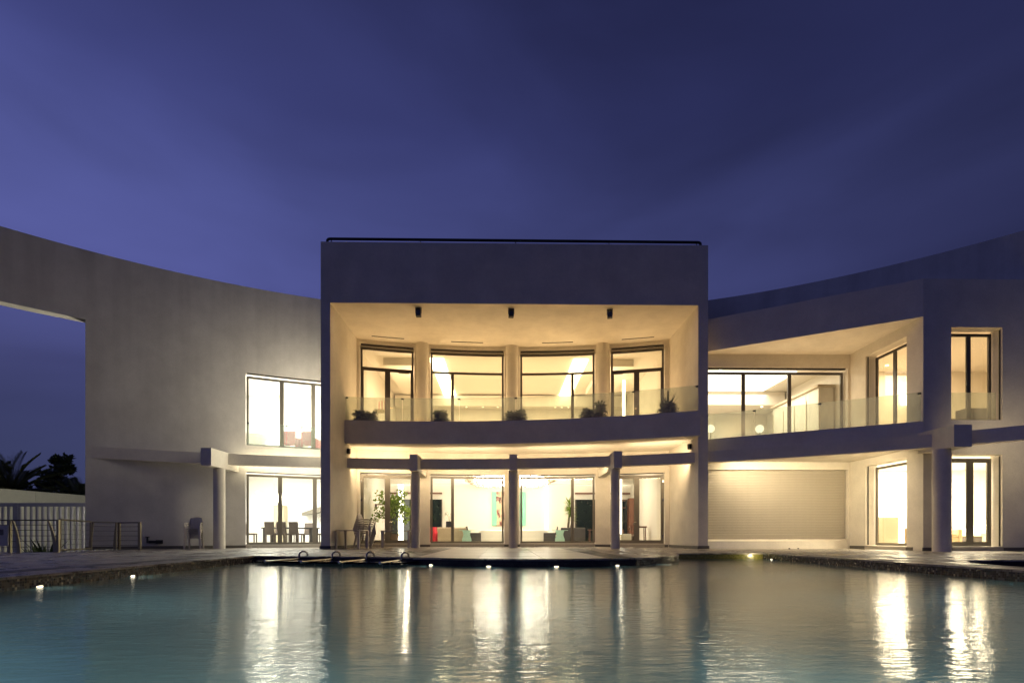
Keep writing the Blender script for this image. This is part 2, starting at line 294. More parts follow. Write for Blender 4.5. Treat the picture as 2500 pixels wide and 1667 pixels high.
# ---------------------------------------------------------------- mesh builder
class MB:
    def __init__(s): s.v = []; s.f = []
    def quadbox(s, c):                       # c: 8 corners, bottom ring then top ring
        o = len(s.v); s.v += [tuple(p) for p in c]
        for q in ((0, 3, 2, 1), (4, 5, 6, 7), (0, 1, 5, 4), (1, 2, 6, 5), (2, 3, 7, 6), (3, 0, 4, 7)): s.f.append(tuple(o + i for i in q))
        return s
    def box(s, x0, x1, y0, y1, z0, z1):
        return s.quadbox([(x0, y0, z0), (x1, y0, z0), (x1, y1, z0), (x0, y1, z0), (x0, y0, z1), (x1, y0, z1), (x1, y1, z1), (x0, y1, z1)])
    def cell(s, mp, s0, s1, n0, n1, z0, z1, seg=1):   # a box in wall space (along, out, up), bent along the wall
        o = len(s.v); k = seg + 1
        for i in range(k):
            t = s0 + (s1 - s0) * i / seg
            s.v += [mp(t, n0, z0), mp(t, n1, z0), mp(t, n1, z1), mp(t, n0, z1)]
        for i in range(seg):
            a = o + 4 * i; b = a + 4
            for q in range(4): s.f.append((a + q, a + (q + 1) % 4, b + (q + 1) % 4, b + q))
        s.f.append((o + 3, o + 2, o + 1, o)); e_ = o + 4 * seg; s.f.append((e_, e_ + 1, e_ + 2, e_ + 3))
        return s
    def prism(s, pts, z0, z1):
        o = len(s.v); n = len(pts)
        s.v += [(x, y, z0) for x, y in pts] + [(x, y, z1) for x, y in pts]
        tri = tessellate_polygon([[Vector((x, y, 0)) for x, y in pts]])
        for t in tri:
            s.f.append((o + t[2], o + t[1], o + t[0])); s.f.append((o + n + t[0], o + n + t[1], o + n + t[2]))
        for i in range(n): j = (i + 1) % n; s.f.append((o + i, o + j, o + n + j, o + n + i))
        return s
    def tube(s, path, r, n=8, caps=True):
        P = [Vector(p) for p in path]; rings = []
        rr = r if isinstance(r, (list, tuple)) else [r] * len(P)
        up = Vector((0, 0, 1)); prev = None
        for i, p in enumerate(P):
            t = (P[min(i + 1, len(P) - 1)] - P[max(i - 1, 0)]).normalized()
            if prev is None:
                a = t.cross(up)
                if a.length < 1e-3: a = t.cross(Vector((0, 1, 0)))
            else: a = prev - t * prev.dot(t)
            a.normalize(); prev = a; b = t.cross(a)
            o = len(s.v); rings.append(o)
            for k in range(n):
                th = 2 * math.pi * k / n; s.v.append(tuple(p + (a * math.cos(th) + b * math.sin(th)) * rr[i]))
        for i in range(len(rings) - 1):
            for k in range(n): s.f.append((rings[i] + k, rings[i] + (k + 1) % n, rings[i + 1] + (k + 1) % n, rings[i + 1] + k))
        if caps: s.f.append(tuple(rings[0] + k for k in reversed(range(n)))); s.f.append(tuple(rings[-1] + k for k in range(n)))
        return s
    def lathe(s, prof, n=20, c=(0, 0)):
        o = len(s.v)
        for r, z in prof:
            for k in range(n):
                th = 2 * math.pi * k / n; s.v.append((c[0] + r * math.cos(th), c[1] + r * math.sin(th), z))
        for i in range(len(prof) - 1):
            for k in range(n): a = o + i * n; s.f.append((a + k, a + (k + 1) % n, a + n + (k + 1) % n, a + n + k))
        s.f.append(tuple(o + k for k in reversed(range(n)))); e_ = o + (len(prof) - 1) * n; s.f.append(tuple(e_ + k for k in range(n)))
        return s
    def tri_leaf(s, p, d, side_, L, w):       # a leaf of four points
        o = len(s.v); p = Vector(p); d = Vector(d); q = Vector(side_)
        s.v += [tuple(p), tuple(p + d * L * .5 + q * w), tuple(p + d * L), tuple(p + d * L * .5 - q * w)]; s.f.append((o, o + 1, o + 2, o + 3)); return s
    def build(s, name, mat, parent=None, smooth=False, bevel=0.0, recalc=True, loc=None):
        me = bpy.data.meshes.new(name); me.from_pydata(s.v, [], s.f)
        if recalc or bevel:
            bm = bmesh.new(); bm.from_mesh(me)
            if recalc: bmesh.ops.recalc_face_normals(bm, faces=bm.faces)
            if bevel: bmesh.ops.bevel(bm, geom=bm.edges[:], offset=bevel, segments=2, affect='EDGES', profile=0.6)
            bm.to_mesh(me); bm.free()
        if smooth:
            me.polygons.foreach_set('use_smooth', [True] * len(me.polygons))
            try: me.set_sharp_from_angle(angle=R_(38))
            except Exception: pass
        me.materials.append(M[mat] if isinstance(mat, str) else mat)
        o = bpy.data.objects.new(name, me); COL.objects.link(o)
        if parent: o.parent = parent
        if loc: o.location = loc
        return o
def empty(name, loc=(0, 0, 0), rz=0.0):
    o = bpy.data.objects.new(name, None); o.location = loc; o.rotation_euler = (0, 0, rz); o.empty_display_size = 0.2; COL.objects.link(o); return o
def tag(o, label=None, cat=None, group=None, kind=None):
    if label: o['label'] = label
    if cat: o['category'] = cat
    if group: o['group'] = group
    if kind: o['kind'] = kind
    return o
def thing(name, label, cat, loc=(0, 0, 0), rz=0.0, group=None): return tag(empty(name, loc, rz), label, cat, group)
def copy_tree(o, parent=None):
    c = o.copy(); COL.objects.link(c)
    if parent: c.parent = parent
    for ch in list(o.children): copy_tree(ch, c)
    return c
def place(o, loc, rz, label, group=None):
    o.location = loc; o.rotation_euler = (0, 0, rz); o['label'] = label
    if group: o['group'] = group
    return o
def arcmap(C, R):
    def f(a, n, z): a = R_(a); return (C[0] + (R - n) * math.sin(a), C[1] + (R - n) * math.cos(a), z)
    return f
def linemap(p, q):                            # along p->q, n towards the right-hand side of that direction
    d = Vector((q[0] - p[0], q[1] - p[1])).normalized(); nn = Vector((d.y, -d.x))
    def f(t, n, z): return (p[0] + d.x * t + nn.x * n, p[1] + d.y * t + nn.y * n, z)
    return f

# ================================================================ ground, deck, pool
gb = MB(); gb.prism([(-900, -900), (900, -900), (900, 900), (-900, 900)], -3.0, -2.2)
tag(gb.build('ground', 'ground'), kind='structure')
yard = MB(); yard.prism([(-60, 16.9), (-13.95, 16.9), (-13.95, 60), (-60, 60)], -2.2, -0.55)
tag(yard.build('lower_yard', 'ground'), kind='structure')

def ell(cx, cy, rx, ry, a0, a1, n): return [(cx + rx * math.sin(R_(a0 + (a1 - a0) * i / n)), cy - ry * math.cos(R_(a0 + (a1 - a0) * i / n))) for i in range(n + 1)]
bulge = ell(0.75, 15.3, 4.15, 3.85, -47, 84, 26)           # rounded terrace front
pool = [(-6.05, 1.3), (-6.05, 7.0), (-6.14, 10.0), (-6.34, 13.74)] + bulge + [(4.93, 15.45), (7.64, 15.5), (7.60, 10.0), (7.52, 1.3)]
spa = [(10.75 + 2.25 * math.cos(2 * math.pi * i / 40), 8.75 + 2.25 * math.sin(2 * math.pi * i / 40)) for i in range(40)]
outer = [(-60, -12), (40, -12), (40, 30), (-14.0, 30), (-14.0, 20.2), (-14.15, 18.9), (-13.75, 16.9), (-60, 16.9)]
polys = [outer, pool, spa]
tri = tessellate_polygon([[Vector((x, y, 0)) for x, y in p] for p in polys])
flat = [p for q in polys for p in q]
dm = MB(); dm.v = [(x, y, 0.0) for x, y in flat]
for t in tri:
    a, b, c = (Vector(flat[i] + (0,)) for i in t)
    dm.f.append(tuple(t) if (b - a).cross(c - a).z > 0 else tuple(reversed(t)))
o_ = 0
for q in polys:                                            # edge of the deck, the coping's thickness
    n = len(q); base = len(dm.v); dep = -2.0 if q is outer else -0.032
    dm.v += [(x, y, dep) for x, y in q]
    for i in range(n): j = (i + 1) % n; dm.f.append((o_ + i, o_ + j, base + j, base + i))
    o_ += n
deck = tag(dm.build('deck', 'deck', recalc=False), kind='structure')

def wall_strip(pts, z0, z1, name, mat, parent, closed=False, inset=0.012):
    """vertical tiled wall along a line of points, with uv in metres"""
    me = bpy.data.meshes.new(name); v = []; f = []; uvs = []; d = 0
    P = pts + ([pts[0]] if closed else [])
    for i in range(len(P) - 1):
        L = math.dist(P[i], P[i + 1]); o = len(v)
        v += [(P[i][0], P[i][1], z0), (P[i + 1][0], P[i + 1][1], z0), (P[i + 1][0], P[i + 1][1], z1), (P[i][0], P[i][1], z1)]
        f.append((o, o + 1, o + 2, o + 3)); uvs += [(d, 0), (d + L, 0), (d + L, z1 - z0), (d, z1 - z0)]; d += L
    me.from_pydata(v, [], f); u = me.uv_layers.new(name='UVMap')
    for i, t in enumerate(uvs): u.data[i].uv = t
    me.materials.append(M[mat]); o = bpy.data.objects.new(name, me); COL.objects.link(o); o.parent = parent; return o
basin = tag(empty('pool_basin'), kind='structure')
nb = len(bulge)
wall_strip(pool[0:4], -.34, -0.032, 'tiled_wall', 'mosaic', basin)
wall_strip(pool[3:4 + nb], -.34, -0.032, 'tiled_wall', 'mosaic_dark', basin)
wall_strip(pool[3 + nb:6 + nb], -.34, -0.032, 'tiled_wall', 'mosaic_olive', basin)
wall_strip(pool[5 + nb:] + [pool[0]], -.34, -0.032, 'tiled_wall', 'mosaic', basin)
def seg_dist(p, a, b):
    dx, dy = b[0] - a[0], b[1] - a[1]; t = max(0, min(1, ((p[0] - a[0]) * dx + (p[1] - a[1]) * dy) / (dx * dx + dy * dy)))
    return math.hypot(p[0] - a[0] - t * dx, p[1] - a[1] - t * dy)
def inside(p, poly):
    r = False; n = len(poly)
    for i in range(n):
        a, b = poly[i], poly[(i + 1) % n]
        if (a[1] > p[1]) != (b[1] > p[1]) and p[0] < (b[0] - a[0]) * (p[1] - a[1]) / (b[1] - a[1]) + a[0]: r = not r
    return r
bowl = MB(); nx, ny = 72, 76
for j in range(ny + 1):                        # the floor dips away from the walls in one smooth hollow
    for i in range(nx + 1):
        p = (-6.6 + 14.6 * i / nx, 1.0 + 14.8 * j / ny); z = -.335
        if inside(p, pool):
            d = min(1, min(seg_dist(p, pool[k], pool[(k + 1) % len(pool)]) for k in range(len(pool))) / 2.6); z -= 1.35 * d * d * (3 - 2 * d)
        bowl.v.append((p[0], p[1], z))
for j in range(ny):
    for i in range(nx): a = j * (nx + 1) + i; bowl.f.append((a, a + 1, a + nx + 2, a + nx + 1))
bowl.build('pool_floor', 'pool', basin, smooth=True)
wm = MB(); wm.v = [(x, y, -0.16) for x, y in pool]
for t in tessellate_polygon([[Vector((x, y, 0)) for x, y in pool]]):
    a, b, c = (Vector(pool[i] + (0,)) for i in t); wm.f.append(tuple(t) if (b - a).cross(c - a).z > 0 else tuple(reversed(t)))
tag(wm.build('pool_water', 'water', recalc=False), kind='structure')
spab = tag(empty('spa_basin'), kind='structure')
wall_strip(spa, -1.0, -0.032, 'tiled_wall', 'mosaic_dark', spab, closed=True)
MB().prism([(10.75 + 2.27 * math.cos(2 * math.pi * i / 40), 8.75 + 2.27 * math.sin(2 * math.pi * i / 40)) for i in range(40)], -1.1, -0.98).build('spa_floor', 'mosaic_dark', spab)

# light stone path in the middle of the terrace, every slab its own piece
def bulge_y(x):
    return min(15.3 - 3.85 * math.sqrt(max(0.02, 1 - ((x - 0.75) / 4.15) ** 2)), 20)
xs = [-2.02, -0.57, 0.89, 2.36]
for ci in range(3):
    y = None
    row = 0
    ys = [11.0 + 1.02 * k for k in range(12)]
    for k in range(11):
        x0, x1 = xs[ci] + 0.007, xs[ci + 1] - 0.007; y0, y1 = ys[k] + 0.007, ys[k + 1] - 0.007
        fr = [(x0 + (x1 - x0) * i / 4, max(y0, bulge_y(x0 + (x1 - x0) * i / 4) + 0.10)) for i in range(5)]
        if min(p[1] for p in fr) > y1 - 0.05: continue
        fr = [(a, min(b, y1 - 0.02)) for a, b in fr]
        MB().prism(fr + [(x1, y1), (x0, y1)], -0.02, 0.006 + random.uniform(0, 0.003)).build('paving_slab', 'path', deck)
for x0, x1 in ((-2.68, -2.04), (2.38, 3.02)):
    MB().prism([(x0, bulge_y(x0) + .12), (x1, bulge_y(x1) + .12), (x1, 22.0), (x0, 22.0)], -0.02, 0.004).build('paving_band', 'band', deck)
MB().prism([(-6.98, 1.0), (-6.62, 1.0), (-6.86, 14.0), (-6.95, 20.2), (-7.3, 20.2), (-7.22, 14.0)], -0.02, 0.004).build('paving_band', 'band', deck)
MB().prism([(8.15, 1.0), (8.50, 1.0), (8.50, 6.0), (8.15, 17.0)], -0.02, 0.004).build('paving_band', 'band', deck)

# pool lamps on the waterline
lights = [(-6.03, 7.02, 0), (-6.10, 8.86, 0), (-1.62, 12.12, 1), (-0.30, 11.55, 1), (1.15, 11.43, 1), (2.55, 11.85, 1), (3.60, 12.62, 1), (7.58, 14.85, 2), (7.53, 7.47, 2)]
names = ['on the left rim nearest the camera', 'on the left rim farther from the camera', 'at the left end of the rounded terrace front', 'second from the left under the rounded terrace',
         'in the middle of the rounded terrace front', 'second from the right under the rounded terrace', 'at the right end of the rounded terrace front', 'at the corner of the olive tiled alcove', 'on the right rim below the spa']
for (x, y, w), nm in zip(lights, names):
    nrm = {0: Vector((1, 0, 0)), 1: Vector(((x - .75) / 4.15 ** 2, (y - 15.3) / 3.85 ** 2, 0)).normalized(), 2: Vector((-1, 0, 0))}[w]
    t = thing('pool_lamp', 'small glowing pool lamp at the waterline ' + nm, 'pool lamp', (x, y, -0.153), math.atan2(nrm.y, nrm.x), 'pool lamps at the waterline')
    b = MB(); b.lathe([(0.06, -0.02), (0.06, 0.012), (0.05, 0.02)], 14); b.v = [(c, a * 1.2, b_ * 0.34) for a, b_, c in b.v]; b.build('bezel', 'steel', t)
    b = MB(); b.lathe([(0.045, 0.0), (0.045, 0.024), (0.03, 0.032)], 12); b.v = [(c, a * 1.1, b_ * 0.17) for a, b_, c in b.v]; b.build('lens', 'spot', t)
    lamp('underwater_light', 'POINT', (x + nrm.x * 0.25, y + nrm.y * 0.25, -0.30), 3.0, (0.85, 0.95, 0.85), 0.0)
lamp('alcove_light', 'AREA', (7.45, 15.12, -0.085), 5.0, (1.0, 0.85, 0.50), 0.05, 0.05, rot=(R_(90), 0, R_(48)))
for x, y in ((-4.2, 3.4), (-1.2, 3.0), (2.2, 3.2), (5.6, 3.6), (-3.6, 6.6), (.6, 6.4), (4.8, 6.8), (-3.4, 9.6), (1.0, 9.2), (5.4, 10.2)):  # added point lights without fixtures, spread through the water to brighten the pool
    lamp('underwater_light', 'POINT', (x, y, -0.45), 48 if y < 5 else 22 if y < 8 else 13, (0.85, 0.95, 0.85), 0.0)

# ================================================================ the house
C0 = (0.26, -0.10); R0 = 25.15
AM = arcmap(C0, R0)
house = thing('house', 'modern curved white villa with square portal, lit windows and pergola beams', 'house', (0.5, 22, 0))
H0 = Vector((0.5, 22, 0))
def hb(mb, name, mat, **k):                    # a part of the house: vertices are given in world space
    mb.v = [(x - H0.x, y - H0.y, z - H0.z) for x, y, z in mb.v]; return mb.build(name, mat, house, **k)
def sub(mb, name, mat, parent, **k):
    mb.v = [(x - H0.x, y - H0.y, z - H0.z) for x, y, z in mb.v]; return mb.build(name, mat, parent, **k)
GZ = 0.445                                     # joint line low on the walls
def wall_bands(mb, mp, s0, s1, n0, n1, z0, z1, seg):
    if z0 < GZ - .05 and z1 > GZ + .05:
        mb.cell(mp, s0, s1, n0, n1, z0, GZ - .006, seg); mb.cell(mp, s0, s1, n0 , n1 - .02, GZ - .006, GZ + .006, seg); mb.cell(mp, s0, s1, n0, n1, GZ + .006, z1, seg)
    else: mb.cell(mp, s0, s1, n0, n1, z0, z1, seg)
def wall_with_openings(mb, mp, s0, s1, ztop, ops, n0=-0.4, n1=0.0, step=0.5, z0=0.0):
    """ops: list of (s0, s1, [(z0, z1), ...])"""
    cur = s0
    for a, b, zz in sorted(ops):
        if a > cur: wall_bands(mb, mp, cur, a, n0, n1, z0, ztop, max(1, round((a - cur) / step)))
        lo = z0
        for za, zb in zz + [(ztop, None)]:
            if za > lo: wall_bands(mb, mp, a, b, n0, n1, lo, za, max(1, round((b - a) / step)))
            lo = zb
        cur = b
    if s1 > cur: wall_bands(mb, mp, cur, s1, n0, n1, z0, ztop, max(1, round((s1 - cur) / step)))
ZR = 10.94
# left curved wing with the high opening at its end
mb = MB(); mb.cell(AM, -62, -38.03, -0.43, 0, 8.41, ZR, 48)
LW = (-26.0, -17.5)
wall_with_openings(mb, AM, -38.03, -16.3, ZR, [(LW[0], LW[1], [(0.14, 3.20), (4.31, 7.36)])], n0=-0.43)
hb(mb, 'curved_wing_wall', 'stucco')
WIN = [(-15.45, -9.95), (-8.30, -0.42), (1.24, 9.25), (10.85, 16.35)]
mb = MB(); wall_with_openings(mb, AM, -15.95, 16.85, 9.40, [(a, b, [(0.16, 3.38), (5.34, 9.22)]) for a, b in WIN])
hb(mb, 'curved_recess_wall', 'stucco_clean')
mb = MB(); mb.cell(AM, 17.2, 60, -0.43, 0, 8.3, ZR, 80); hb(mb, 'curved_roof_parapet', 'stucco')
# dark stone plinths
for a, b in ((-38.03, LW[0]),):
    mb = MB(); mb.cell(AM, a, b, -0.02, 0.022, 0.0, 0.115, 24); hb(mb, 'plinth', 'plinth')
edges = [-15.6] + [q for w in WIN for q in w] + [16.7]
for i in range(0, len(edges), 2):
    mb = MB(); mb.cell(AM, edges[i], edges[i + 1], -0.02, 0.022, 0.0, 0.11, 4); hb(mb, 'plinth', 'plinth')
for a, b in WIN + [LW]:
    n = max(3, round((b - a) * 0.44 / 0.75))
    for i in range(n):                          # sill stones under the windows, one by one
        mb = MB(); s0 = a + (b - a) * i / n; s1 = a + (b - a) * (i + 1) / n; mb.cell(AM, s0 + .01, s1 - .01, -0.36, 0.045, 0.0, 0.135, 2); hb(mb, 'sill_stone', 'sill')
# portal frame
PX0, PX1, QX0, QX1, PT, QT, PY = -6.93, 7.92, -6.57, 7.54, 11.70, 9.38, 20.40
mb = MB(); mb.box(PX0, PX1, PY, 33.3, QT, PT); hb(mb, 'portal_head', 'stucco_clean')
for x0, x1 in ((PX0, QX0), (QX1, PX1)):
    mb = MB()
    mb.box(x0, x1, PY, 25.9, 0, GZ - .006); mb.box(x0 + .02, x1 - .02, PY + .02, 25.9, GZ - .006, GZ + .006); mb.box(x0, x1, PY, 25.9, GZ + .006, QT)
    hb(mb, 'portal_side', 'stucco_clean')
    mb = MB(); mb.box(x0 - .035, x1 + .035, PY - .035, PY + .5, 0, 0.125); hb(mb, 'plinth', 'plinth')
    s = 1 if x0 < 0 else -1; xi = x1 if x0 < 0 else x0
    mb = MB(); mb.box(min(xi, xi + s * .02), max(xi, xi + s * .02), PY + .5, 24.2, 0, 0.115); hb(mb, 'plinth', 'plinth')
# centre balcony
CP = (-3.15, -5.35); RP = 27.80; PM = arcmap(CP, RP)
def arc_x(C, R, x): return math.degrees(math.asin((x - C[0]) / R))
a0, a1 = arc_x(CP, RP, QX0 - .05), arc_x(CP, RP, QX1 + .05)
front = [PM(a0 + (a1 - a0) * i / 30, -0.22, 0)[:2] for i in range(31)]
back = [AM(b, -.1, 0)[:2] for b in [16.75 - i * (16.75 + 15.8) / 30 for i in range(31)]]
mb = MB(); mb.prism(front + back, 4.37, 5.27); hb(mb, 'balcony_slab', 'stucco_clean')
mb = MB(); mb.prism(front + back, 5.272, 5.29); hb(mb, 'balcony_floor', 'cream')
mb = MB(); mb.cell(PM, a0, a1, -0.22, 0, 4.36, 5.32, 40); hb(mb, 'balcony_parapet', 'stucco_clean')
# pergola beams, brackets, columns
C1 = (-2.75, -3.70); R1 = 26.56; BM = arcmap(C1, R1)
for x0, x1 in ((-15.15, -11.38), (-11.03, PX0 + .05), (QX0 - .05, -3.83), (-3.54, 0.30), (0.58, 4.45), (4.74, QX1 + .05), (PX1 - .02, 13.95), (14.40, 18.5)):
    b0, b1 = arc_x(C1, R1, x0), arc_x(C1, R1, x1)
    mb = MB(); mb.cell(BM, b0, b1, -0.30, 0, 3.37, 3.80, max(3, round((b1 - b0) / .5))); hb(mb, 'pergola_beam', 'stucco_clean')
for x0, x1, y0, y1, z0, z1 in ((-11.40, -11.01, 20.30, 22.5, 3.16, 3.83), (-3.85, -3.52, 22.07, 24.9, 3.21, 3.875), (0.28, 0.60, 22.00, 25.2, 3.215, 3.88), (4.43, 4.76, 21.12, 24.8, 3.22, 3.88), (13.89, 14.45, 16.15, 17.6, 3.25, 3.93)):
    mb = MB(); mb.box(x0, x1, y0, y1, z0, z1); hb(mb, 'bracket', 'stucco_clean')
for x, y, r, top in ((-11.20, 21.24, .215, 3.17), (-3.69, 22.62, .185, 3.22), (0.44, 22.45, .185, 3.225), (4.59, 21.62, .185, 3.23), (13.98, 16.72, .25, 3.26)):
    mb = MB(); mb.lathe([(r, 0), (r, GZ - .008), (r - .012, GZ - .006), (r - .012, GZ + .006), (r, GZ + .008), (r, top)], 40, (x, y)); hb(mb, 'column', 'stucco_clean', smooth=True)
for a in (-9.13, 0.41, 10.05):                 # round piers between the upper windows
    p = AM(a, 0.02, 0); mb = MB(); mb.lathe([(.29, 5.2), (.29, 9.39)], 36, p[:2]); hb(mb, 'round_pier', 'stucco_clean', smooth=True)
# slots in the recess ceiling
for a, b in ((-14.3, -11.0), (-6.1, -2.7), (3.6, 6.9), (12.0, 15.3)):
    mb = MB(); mb.cell(AM, a, b, 0.50, 0.56, QT - .014, QT + .01, 6); hb(mb, 'ceiling_slot', 'slot')

# windows ---------------------------------------------------------
def window(mp, s0, s1, z0, z1, n, unit, mull=(), transom=None, fr=.095, mat='bronze', name='window', arcseg=1.0, door=False, slot=True, mw=.07):
    """frame with mullions, transom and panes, set back into the wall; unit = wall metres per unit of s"""
    sg = lambda a, b: max(1, round(abs(b - a) / arcseg)); k = fr / unit
    f = MB()
    f.cell(mp, s0, s0 + k, n - .06, n, z0, z1); f.cell(mp, s1 - k, s1, n - .06, n, z0, z1)
    f.cell(mp, s0 + k, s1 - k, n - .06, n - .002, z1 - fr, z1, sg(s0, s1)); f.cell(mp, s0 + k, s1 - k, n - .06, n - .002, z0, z0 + fr, sg(s0, s1))
    w = hb(f, name, mat)
    zt = transom if transom else z1 - fr
    if transom:
        b = MB(); b.cell(mp, s0 + k, s1 - k, n - .058, n - .004, transom - .05, transom + .05, sg(s0, s1)); sub(b, 'transom', mat, w)
        b = MB(); b.cell(mp, s0 + k, s1 - k, n - .036, n - .022, transom + .05, z1 - fr, sg(s0, s1)); sub(b, 'pane', 'glass', w)
        zt = transom - .05
    cuts = [s0 + k] + [x for m_ in mull for x in (m_ - mw / unit, m_ + mw / unit)] + [s1 - k]
    for m_ in mull:
        b = MB(); b.cell(mp, m_ - mw / unit, m_ + mw / unit, n - .058, n - .004, z0 + fr, zt); sub(b, 'mullion', mat, w)
    for i in range(0, len(cuts), 2):
        c0, c1 = cuts[i], cuts[i + 1]
        if door:
            b = MB(); q = .05 / unit
            b.cell(mp, c0, c0 + q, n - .05, n - .01, z0 + fr, zt); b.cell(mp, c1 - q, c1, n - .05, n - .01, z0 + fr, zt)
            b.cell(mp, c0 + q, c1 - q, n - .05, n - .012, zt - .05, zt); b.cell(mp, c0 + q, c1 - q, n - .05, n - .012, z0 + fr, z0 + fr + .06)
            sub(b, 'door_leaf', mat, w); c0 += q; c1 -= q; zl, zh = z0 + fr + .06, zt - .05
        else: zl, zh = z0 + fr, zt
        b = MB(); b.cell(mp, c0, c1, n - .036, n - .022, zl, zh, sg(c0, c1)); sub(b, 'pane', 'glass', w)
    if slot:
        b = MB(); b.cell(mp, s0 + .02 / unit, s1 - .02 / unit, -.14, -.05, z1 + .055, z1 + .10, sg(s0, s1)); sub(b, 'blind_slot', 'slot', w)
    return w
U = 25.15 * math.pi / 180
def handle(w, mp, s, n, z):
    b = MB(); p = mp(s, n, z); q = mp(s + .13 / U, n + .02, z); b.tube([mp(s, n - .04, z), mp(s, n + .03, z), mp(s + .12 / U, n + .03, z)], .011, 6); sub(b, 'handle', 'steel', w)
for i, (a, b) in enumerate(WIN):
    dr = i in (0, 3)
    mu = {0: -12.68, 1: -5.94, 2: 6.86, 3: 13.55}[i]
    w = window(AM, a + .05, b - .05, 5.34, 9.10, -.22, U, [mu], 8.17, mat='bronze', door=dr)
    if dr:
        handle(w, AM, mu + .25 * (1 if i == 0 else -1), -.2, 6.4)
        cl = MB(); cl.cell(AM, (b - 1.6) if i == 0 else (a + .2), (b - .5) if i == 0 else (a + 1.3), -.22, -.17, 8.02, 8.06); sub(cl, 'door_closer', 'palealu', w)
    w = window(AM, a + .05, b - .05, 0.16, 3.30, -.22, U, [mu], None, mat='palealu', door=dr, name='door' if dr else 'window')
    if dr:
        handle(w, AM, mu + .25 * (1 if i == 0 else -1), -.2, 1.15)
        for hz in (.45, 2.1, 2.95):
            hg = MB(); s_ = (a + .14) if i == 0 else (b - .14); hg.cell(AM, s_ - .06, s_ + .06, -.22, -.195, hz, hz + .11); sub(hg, 'hinge', 'steel', w)
        cl = MB(); cl.cell(AM, (a + .4) if i == 0 else (b - 1.5), (a + 1.5) if i == 0 else (b - .4), -.22, -.16, 3.22, 3.27); sub(cl, 'door_closer', 'palealu', w)
window(AM, LW[0] + .05, LW[1] - .05, 4.31, 7.26, -.2, U, [-22.84, -19.95], mat='palealu', mw=.085)
window(AM, LW[0] + .05, LW[1] - .05, 0.14, 3.12, -.2, U, [-22.99, -19.80], mat='palealu', mw=.085)

# right wing ------------------------------------------------------
A = (8.05, 21.05); B = (14.05, 17.55); XS = 14.05; YB = 21.30; YC = 17.55; XE = 24.0
FM = linemap(A, B); FL = math.dist(A, B)
mb = MB(); mb.cell(FM, -.3, FL - .002, -0.30, 0, 7.82, 9.09); hb(mb, 'slanted_fascia', 'stucco_clean')
mb = MB(); mb.prism([(7.93, 21.0), (8.1, 21.25), (13.9, 17.9), (14.3, 17.9), (14.3, 21.6), (7.93, 21.6)], 7.83, 8.10); hb(mb, 'loggia_ceiling', 'stucco_clean')
mb = MB(); mb.prism([(7.93, 21.1), (8.1, 21.35), (14.0, 17.8), (14.3, 17.8), (14.3, 21.7), (7.93, 21.7)], 3.485, 4.28); hb(mb, 'loggia_slab', 'stucco_clean')
mb = MB(); mb.prism([(7.95, 21.1), (8.1, 21.3), (14.0, 17.85), (14.04, 17.85), (14.04, 21.29), (7.95, 21.29)], 4.282, 4.30); hb(mb, 'loggia_floor', 'cream')
mb = MB(); mb.cell(FM, -.3, FL - .002, -0.22, 0, 3.47, 4.34); hb(mb, 'loggia_parapet', 'stucco_clean')
WF = linemap((XS, YC), (XE, YC))               # front of the right block, n towards the camera
mb = MB(); wall_with_openings(mb, WF, 0, XE - XS, 9.09, [(0.95, 2.69, [(0.15, 3.23), (4.38, 7.48)])], n0=-.45, step=50); hb(mb, 'block_front_wall', 'stucco_clean')
WS = linemap((XS, YB), (XS, YC + .45))         # its left flank, n towards -x
mb = MB(); wall_with_openings(mb, WS, 0, YB - YC - .45, 7.84, [(YB - 20.38, YB - 18.28, [(0.14, 3.22), (4.36, 7.45)])], n0=-.45, step=50); hb(mb, 'block_side_wall', 'stucco_clean')
WB = linemap((QX1 + .36, YB), (XS + .1, YB)); wb0 = QX1 + .36
mb = MB(); wall_with_openings(mb, WB, 0, XS + .1 - wb0, 7.84, [(0.02, 13.96 - wb0, [(0.39, 3.17), (4.30, 7.30)])], n0=-.4, step=50); hb(mb, 'loggia_back_wall', 'stucco_clean')
mb = MB(); mb.prism([(7.95, 21.3), (8.2, 21.3), (14.05, 17.9), (XE, 17.9), (XE, 28.5), (7.95, 28.5)], 8.12, 8.9); hb(mb, 'block_roof', 'stucco')
mb = MB(); mb.cell(WF, 2.69, XE - XS, -.02, .022, 0, .12); hb(mb, 'plinth', 'plinth')
mb = MB(); mb.cell(WF, -.02, .95, -.02, .022, 0, .12); hb(mb, 'plinth', 'plinth')
for a, b in ((0.0, .92), (3.02, 3.3)):
    mb = MB(); mb.cell(WS, a, b, -.02, .022, 0, .12); hb(mb, 'plinth', 'plinth')
for i in range(3):
    mb = MB(); mb.cell(WF, .95 + .58 * i + .004, .95 + .58 * (i + 1) - .004, -.4, .045, 0, .135); hb(mb, 'sill_stone', 'sill')
    mb = MB(); mb.cell(WS, .92 + .70 * i + .004, .92 + .70 * (i + 1) - .004, -.4, .045, 0, .13); hb(mb, 'sill_stone', 'sill')
window(WF, .99, 2.65, .15, 3.15, -.36, 1.0, [1.92], mat='palealu', arcseg=50, door=True, name='door', slot=False)
window(WF, .99, 2.65, 4.40, 7.40, -.36, 1.0, [1.87], mat='bronze', arcseg=50, slot=False)
window(WS, .96, 2.98, .15, 3.14, -.36, 1.0, [], mat='palealu', arcseg=50, slot=False)
window(WS, .96, 2.98, 4.38, 7.37, -.36, 1.0, [1.95], mat='bronze', arcseg=50, slot=False)
window(WB, .05, 13.92 - wb0, 4.31, 7.18, -.25, 1.0, [9.82 - wb0, 11.72 - wb0], mat='bronze', arcseg=50)
